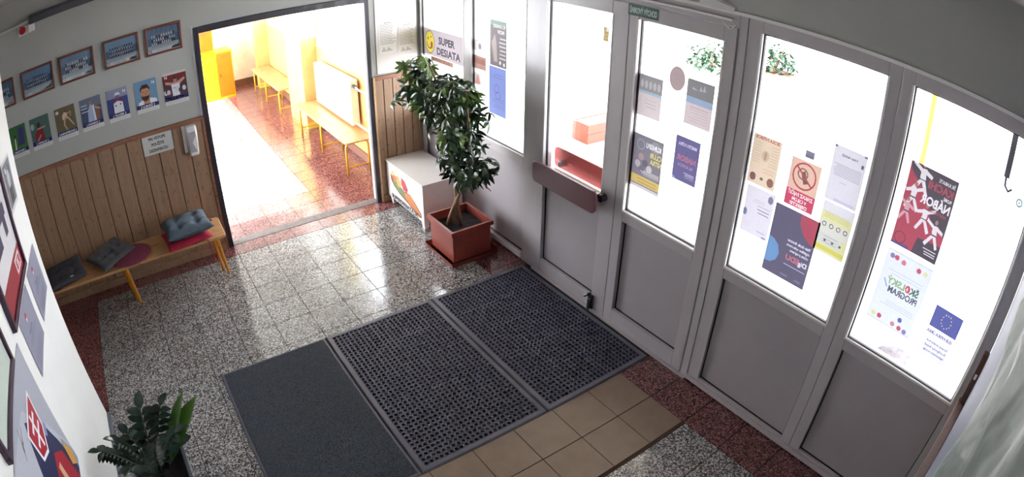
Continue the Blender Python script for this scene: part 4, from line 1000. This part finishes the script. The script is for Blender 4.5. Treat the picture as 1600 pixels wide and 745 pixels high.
P.text('MARTIN NITRA', .5, .80, .07, '#c8c4e0', wf=.75); P.line(.5, .7, .5, .5, .003, '#3a3460'); P.text('NABOR', .5, .47, .12, '#b06a86', wf=.8); P.text('MLADYCH', .5, .33, .07, '#a880a0', wf=.6); P.lines(.1, .55, .12, .22, 4, .010, '#c0bcd8'); P.poly([(.8, 0), (1, 0), (1, .1)], '#8ca8d8'); done(P, r, True)
P, r = wsheet('school_flyer', 'cream flyer with a red curved title and small drawings, upper left in the third glass', 'flyer', -3.772, -3.957, 1.522, 1.806, '#e6d0b8')
P.text('ŠKOLA INTUÍCIE', .5, .92, .06, '#b06048', wf=.85); P.ell(.5, .62, .14, .11, '#d0b8a0'); P.ell(.5, .62, .05, .09, '#b09880'); P.lines(.05, .36, .45, .84, 8, .008, '#b8a088'); P.lines(.66, .95, .45, .84, 8, .008, '#b8a088'); P.ell(.18, .14, .12, .09, '#8a5c48'); P.ell(.82, .14, .11, .085, '#7a4c44'); P.ell(.5, .15, .06, .03, '#6a5a48'); P.lines(.1, .6, .30, .36, 2, .008, '#c89078'); done(P, r, True)
P, r = wsheet('memo_sheet', 'white memo with two grey-blue dots, below the cream flyer', 'notice', -3.786, -3.978, 1.224, 1.508, '#dfdce8')
P.ell(.14, .86, .09, .08, '#7c7c98'); P.ell(.93, .42, .07, .08, '#6a7498', 14); P.lines(.1, .6, .5, .64, 3, .016, '#77728c'); P.lines(.3, .8, .7, .74, 2, .01, '#b8a8c0'); P.line(.1, .12, .4, .12, .004, '#a8a4b8'); P.rect(.05, .02, .2, .05, '#8088b0'); done(P, r, True)
P, r = wsheet('no_smoking_sign', 'no smoking sign with red crossed circle and red text band', 'sign', -4.030, -4.217, 1.497, 1.766, '#e3bca8')
P.rect(.0, 0, 1, .35, '#c42e58'); P.ring(.5, .68, .40, .28, .12, '#b03a44', n=32); P.poly([(.35, .56), (.48, .52), (.62, .74), (.5, .8)], '#6a5048'); P.ring(.56, .72, .18, .12, .25, '#8a6058'); P.line(.22, .52, .78, .84, .010, '#b03a44')
P.text('ZÁKAZ FAJČIŤ', .5, .24, .07, '#f4e0e4', wf=.86); P.text('V CELOM', .5, .13, .07, '#f4e0e4', wf=.5); P.text('OBJEKTE!', .5, .03, .07, '#f4e0e4', wf=.6); done(P, r, True)
P, r = wsheet('suction_tab', 'small grey square tab just above the no smoking sign', 'hanger', -4.103, -4.159, 1.785, 1.825, '#77768c'); P.rect(.1, .1, .9, .5, '#68687c'); done(P, r, True)
P, r = wsheet('letter_sheet', 'white typed letter, upper right in the third glass', 'notice', -4.263, -4.460, 1.622, 1.919, '#dedde9')
P.text('Oznam riaditeľa', .5, .84, .04, '#77768c', wf=.5); P.rect(.06, .76, .14, .82, '#55587a'); P.lines(.08, .92, .48, .68, 7, .008, '#8886a0', .1); P.line(.45, .38, .65, .38, .003, '#a8a6b8'); P.rect(.92, .96, 1, 1, '#6c6c88'); P.rect(0, .96, .1, 1, '#6c6c88'); P.lines(.1, .8, .04, .06, 2, .008, '#8890c0'); done(P, r, True)
P, r = wsheet('pictogram_leaflet', 'yellow-green leaflet with rows of hand pictograms, below the typed letter', 'leaflet', -4.271, -4.465, 1.329, 1.616, '#dcdca4')
P.rect(0, .38, 1, .62, '#d8d8d0'); P.rect(0, .8, 1, 1, '#dcdde6'); P.lines(.1, .95, .70, .80, 4, .010, '#b8b460', .1)
for k in range(4): P.ring(.15+.23*k, .56, .07, .05, .35, '#55524a', n=14)
P.rect(.2, .18, 1, .38, '#cfd2d0'); P.lines(.3, .9, .22, .34, 3, .01, '#8a8a80')
for k in range(3): P.ell(.2+.25*k, .26, .04, .03, '#5a564c', 10)
P.rect(0, .05, 1, .14, '#d2ce58'); done(P, r, True)
P, r = wsheet('digital_programme_poster', 'dark slate blue poster with a red corner arc and light blue half circle', 'poster', -3.989, -4.283, 1.062, 1.480, '#4f4a66')
P.poly([(0, 1), (.42, 1), (.40, .86), (.30, .74), (.15, .66), (0, .64)], '#a8344c'); P.poly([(1, .52), (1, .14), (.86, .15), (.74, .22), (.70, .32), (.76, .44), (.88, .50)], '#5f8fc0')
for k, (s_, wv) in enumerate((('Táto škola dostane', .52), ('digitálne vybavenie', .52), ('vďaka programu', .42))): P.text(s_, .06, .56-.065*k, .036, '#d0cce0', 'l', wf=wv)
P.text('Digi', .06, .30, .07, '#e0dcec', 'l'); P.text('EDU', .24, .30, .08, '#c06878', 'l'); P.line(.06, .23, .55, .23, .003, '#b0acc8'); P.lines(.1, .25, .06, .08, 2, .006, '#8a86a8'); P.lines(.4, .6, .06, .08, 2, .006, '#8a86a8'); done(P, r, True)
P, r = wsheet('karate_poster', 'red and dark grey karate poster with white-suited fighters, in the last glass', 'poster', -4.696, -4.978, 1.570, 2.003, '#a8324a')
P.poly([(0, 1), (1, 1), (.95, .9), (.62, .72), (.40, .5), (.30, .38), (0, .34)], '#3c3440'); P.poly([(0, 0), (.55, 0), (.50, .2), (.0, .22)], '#3c3240')
P.poly([(.62, 0), (1, 0), (1, .03), (.62, .04)], '#4a3a80')
def karate(u_, v_, s_, f=1, c_='#e2dce4'):
    P.poly([(u_-.05*s_*f, v_+.10*s_), (u_+.06*s_*f, v_+.10*s_), (u_+.08*s_*f, v_+.24*s_), (u_-.04*s_*f, v_+.25*s_)], c_)
    P.poly([(u_-.05*s_*f, v_+.11*s_), (u_+.02*s_*f, v_+.10*s_), (u_-.10*s_*f, v_-.05*s_), (u_-.15*s_*f, v_-.03*s_)], c_)
    P.poly([(u_+.0*s_*f, v_+.11*s_), (u_+.07*s_*f, v_+.11*s_), (u_+.20*s_*f, v_-.02*s_), (u_+.14*s_*f, v_-.05*s_)], c_)
    P.poly([(u_+.05*s_*f, v_+.24*s_), (u_+.07*s_*f, v_+.20*s_), (u_+.24*s_*f, v_+.26*s_), (u_+.23*s_*f, v_+.30*s_)], c_)
    P.poly([(u_-.04*s_*f, v_+.24*s_), (u_-.04*s_*f, v_+.19*s_), (u_-.17*s_*f, v_+.16*s_), (u_-.18*s_*f, v_+.20*s_)], c_)
    P.ell(u_+.02*s_*f, v_+.29*s_, .038*s_, .032*s_, '#9a7468', 10); P.line(u_-.05*s_*f, v_+.12*s_, u_+.07*s_*f, v_+.12*s_, .006, '#403850')
karate(.70, .72, 1.0); karate(.82, .50, .9, -1); karate(.86, .33, .8, 1, '#cf9aa6'); karate(.50, .32, .9, -1); karate(.20, .20, .9, 1)
P.text('ŠK KARATE', .05, .90, .04, '#d8d4dc', 'l', wf=.34); P.text('KACHI', .05, .79, .085, '#a83a4c', 'l', wf=.52); P.text('ROBÍ', .05, .73, .035, '#d8d4dc', 'l'); P.text('NÁBOR', .04, .60, .10, '#ece8f0', 'l', wf=.62); P.text('NOVÝCH ČLENOV', .08, .54, .035, '#a83a4c', 'l', wf=.5)
P.ring(.84, .10, .12, .075, .12, '#5a1c30', n=24); P.lines(.06, .36, .06, .12, 3, .012, '#d8d4dc'); done(P, r, True)
P, r = wsheet('school_fruit_poster', 'white poster with fruit drawings and a strawberry in its title, under the karate poster', 'poster', -4.700, -4.983, 1.136, 1.540, '#dfe6ee')
for (u0, v0, u1, v1) in ((0, 0, 1, .012), (0, .988, 1, 1), (0, 0, .012, 1), (.988, 0, 1, 1)): P.rect(u0, v0, u1, v1, '#a8b4d0')
P.text('ŠK', .12, .56, .09, '#3f6a58', 'l'); P.ell(.37, .605, .055, .05, '#c02848'); P.ell(.38, .60, .02, .03, '#f0c8d0', 8); P.text('LSKÝ', .44, .56, .09, '#8cae78', 'l'); P.text('PROGRAM', .10, .45, .085, '#4b5068', 'l', wf=.66); P.line(.80, .50, .90, .60, .008, '#88a8d0')
for (u_, v_, c_) in ((.13, .90, '#d8d8a8'), (.28, .90, '#c43c58'), (.62, .90, '#d0707c'), (.78, .92, '#c04868'), (.88, .92, '#8478b0'), (.88, .08, '#dada98'), (.74, .08, '#c43c58'), (.42, .07, '#d0808c'), (.26, .06, '#c04868'), (.13, .05, '#8478b0'), (.30, .17, '#5060a8')): P.ell(u_, v_, .05, .035, c_, 12)
P.lines(.1, .9, .70, .74, 2, .006, '#b4b8d0'); P.lines(.08, .92, .27, .33, 3, .006, '#b4b8d0'); done(P, r, True)
P, r = wsheet('union_flag_sticker', 'blue flag with a ring of yellow stars on the last glass', 'sticker', -5.068, -5.252, 1.272, 1.394, '#46509c')
for k in range(12):
    an = PI/2+2*PI*k/12; cu, cv = .5+.26*math.cos(an)*.66, .5+.30*math.sin(an); P.poly([(cu+(.036 if q % 2 == 0 else .015)*.66*math.cos(PI/2+PI*q/5), cv+(.055 if q % 2 == 0 else .022)*math.sin(PI/2+PI*q/5)) for q in range(10)], '#e6e0a8')
done(P, r, True)
P, r = wsheet('union_text_label', 'clear label with blue lettering below the blue star flag', 'label', -5.064, -5.243, 1.105, 1.266, '#ecebf2')
P.text('EURÓPSKA ÚNIA', .5, .82, .11, '#6870a0', wf=.95); 
for k, s_ in enumerate(('Európsky sociálny fond', 'Európsky fond', 'regionálneho rozvoja')): P.text(s_, .45, .52-.17*k, .08, '#8890b8', wf=.8)
done(P, r, True)
t = thing('ring_sticker', 'small pale blue ring sticker at the far right of the last glass', 'sticker', (.02, -5.33, 2.06))
g = G()
for i in range(20):
    a0, a1 = 2*PI*i/20, 2*PI*(i+1)/20
    g.add([(XG, -5.33+.022*math.cos(a0), 2.06+.022*math.sin(a0)), (XG, -5.33+.022*math.cos(a1), 2.06+.022*math.sin(a1)), (XG, -5.33+.011*math.cos(a1), 2.06+.011*math.sin(a1)), (XG, -5.33+.011*math.cos(a0), 2.06+.011*math.sin(a0))], [(0, 1, 2, 3)], 0, srgb('#8fb8c8'))
g.obj('ring', 'film', t); G().box(XG-.001, XG, -5.335, -5.325, 2.055, 2.065).obj('centre_dot', 'dark_steel', t)
# escape route sign
P, r = sheet('exit_route_sign', 'green escape route sign with white lettering on the door head', 'sign', (-.014, -2.792, 2.272), (0, -1, 0), (0, 0, 1), .248, .072, '#1e4c46')
P.text('ÚNIKOVÝ VÝCHOD', .5, .22, .5, '#b8d8cc', wf=.9); done(P, r)
t = thing('emergency_light', 'white emergency light wedge on the wall above the door', 'lamp', (-.05, -3.47, 2.43))
G().add([(-.016, -3.37, 2.43), (-.016, -3.58, 2.43), (-.016, -3.58, 2.455), (-.016, -3.37, 2.50), (-.07, -3.37, 2.43), (-.035, -3.58, 2.43), (-.03, -3.58, 2.45), (-.06, -3.37, 2.49)], [(0, 4, 5, 1), (4, 7, 6, 5), (7, 3, 2, 6), (0, 3, 7, 4), (1, 5, 6, 2)]).obj('housing', 'white_plastic', t)
t = thing('door_closer', 'thin pale door closer rail on the head above the double door', 'door closer', (-.02, -2.8, 2.38))
G().box(-.03, -.006, -3.57, -2.0, 2.375, 2.388).obj('rail', 'upvc_bead', t, bev=.002); G().box(-.034, -.006, -2.95, -2.90, 2.392, 2.402).obj('dark_clip', 'gasket', t); G().tube([(-.02, -3.5, 2.36), (-.02, -3.56, 2.33), (-.02, -3.59, 2.36)], .004, 6).obj('arm', 'upvc_bead', t)
t = thing('hanging_hook', 'dark bracket with a hook hanging outside the top corner of the last window', 'bracket', (.1, -5.2, 2.2))
G().box(.09, .11, -5.235, -5.20, 2.12, 2.36).obj('bracket_arm', 'dark_steel', t); G().tube([(.10, -5.215, 2.12), (.10, -5.22, 2.08), (.10, -5.245, 2.06), (.10, -5.265, 2.08)], .008, 6).obj('hook', 'dark_steel', t, smooth=True)

# ================================================================= OUTSIDE
def shrub(label, cx, cy, r, h, n, earth=False):
    t = thing('shrub', label, 'shrub', (cx, cy, -.15))
    g = G(); rnd = random.Random(int(cx*100))
    for k in range(5):
        an = rnd.uniform(0, 6.28); g.tube([(cx, cy, -.15), (cx+.3*r*math.cos(an), cy+.3*r*math.sin(an), h*.4), (cx+.8*r*math.cos(an), cy+.8*r*math.sin(an), h*.8-.1)], [.02, .014, .006], 5)
    g.obj('twigs', 'bark', t)
    g = G()
    for k in range(n):
        an = rnd.uniform(0, 6.28); rr = r*rnd.random()**.5; z = -.1+h*rnd.random()*(1-.5*rr/r)
        p = Vector((cx+rr*math.cos(an), cy+rr*math.sin(an), z)); d = Vector((rnd.uniform(-1, 1), rnd.uniform(-1, 1), rnd.uniform(-.3, .8)))
        leaflet(g, p, d, Vector((.1, .2, 1)), rnd.uniform(.12, .2), .09, n=3)
    g.obj('foliage', 'outleaf', t, kind='stuff')
    if earth: G().frustum(cx-r, cx+r*.9, cy-r, cy+r, -.15, cx-r*.7, cx+r*.6, cy-r*.7, cy+r*.7, -.09).obj('earth_mound', 'earth', t)
    return t
shrub('green shrub outside, seen through the top of the second door leaf', 8.2, 2.35, .62, .75, 420)
shrub('green shrub on a brown earth mound outside, seen through the top of the third glass', 9.7, 1.62, .5, .75, 420, True)
t = thing('dead_branch', 'bare fallen branch lying on the paving outside', 'branch', (8.6, .8, -.12))
G().tube([(9.2, 1.5, -.10), (8.7, .95, -.06), (8.35, .45, -.08), (7.95, .08, -.12)], [.02, .03, .04, .05], 6).obj('stick', 'bark', t); G().tube([(8.7, .95, -.06), (8.75, .6, 0), (8.55, .3, -.05)], [.018, .014, .01], 6).obj('side_twig', 'bark', t)
t = thing('wooden_planter_box', 'orange-brown plank box outside, seen through the door glass', 'planter', (2.8, .5, -.15))
for k in range(2): G().box(2.62, 3.3, .30, .325, -.15+.14*k, -.014+.14*k).obj('plank', 'orange_wood', t, bev=.003)
G().box(2.62, 2.645, .325, .6, -.15, .125).box(3.275, 3.3, .325, .6, -.15, .125).box(2.62, 3.3, .6, .625, -.15, .125).obj('side_boards', 'orange_wood', t); G().box(2.65, 3.27, .33, .6, -.15, .115).obj('soil', 'earth', t)
t = thing('yellow_pole', 'slim yellow post outside, seen above the karate poster', 'post', (5, -3.57, -.15)); G().tube([(5, -3.57, -.15), (5, -3.57, 3.6)], .045, 12).obj('post', 'yellow_pole', t, smooth=True); G().tube([(5, -3.57, -.15), (5, -3.57, -.12)], .09, 12).obj('base_plate', 'yellow_pole', t)
t = thing('pale_stone', 'pale rounded striped stone outside, seen at the foot of the last glass', 'stone', (1.62, -4.7, -.15))
bm = bmesh.new(); bmesh.ops.create_icosphere(bm, subdivisions=3, radius=1)
for v in bm.verts: v.co = Vector((v.co.x*.17, v.co.y*.2, v.co.z*.09+.075))*(1+.06*math.sin(v.co.x*5+v.co.y*3))
me = bpy.data.meshes.new('stone_body'); bm.to_mesh(me); bm.free(); me.materials.append(mat('pale_stone', '#4f494c', .8, var=.4, vscale=14)); me.polygons.foreach_set('use_smooth', [True]*len(me.polygons))
o = bpy.data.objects.new('stone_body', me); COL.objects.link(o); o.parent = t
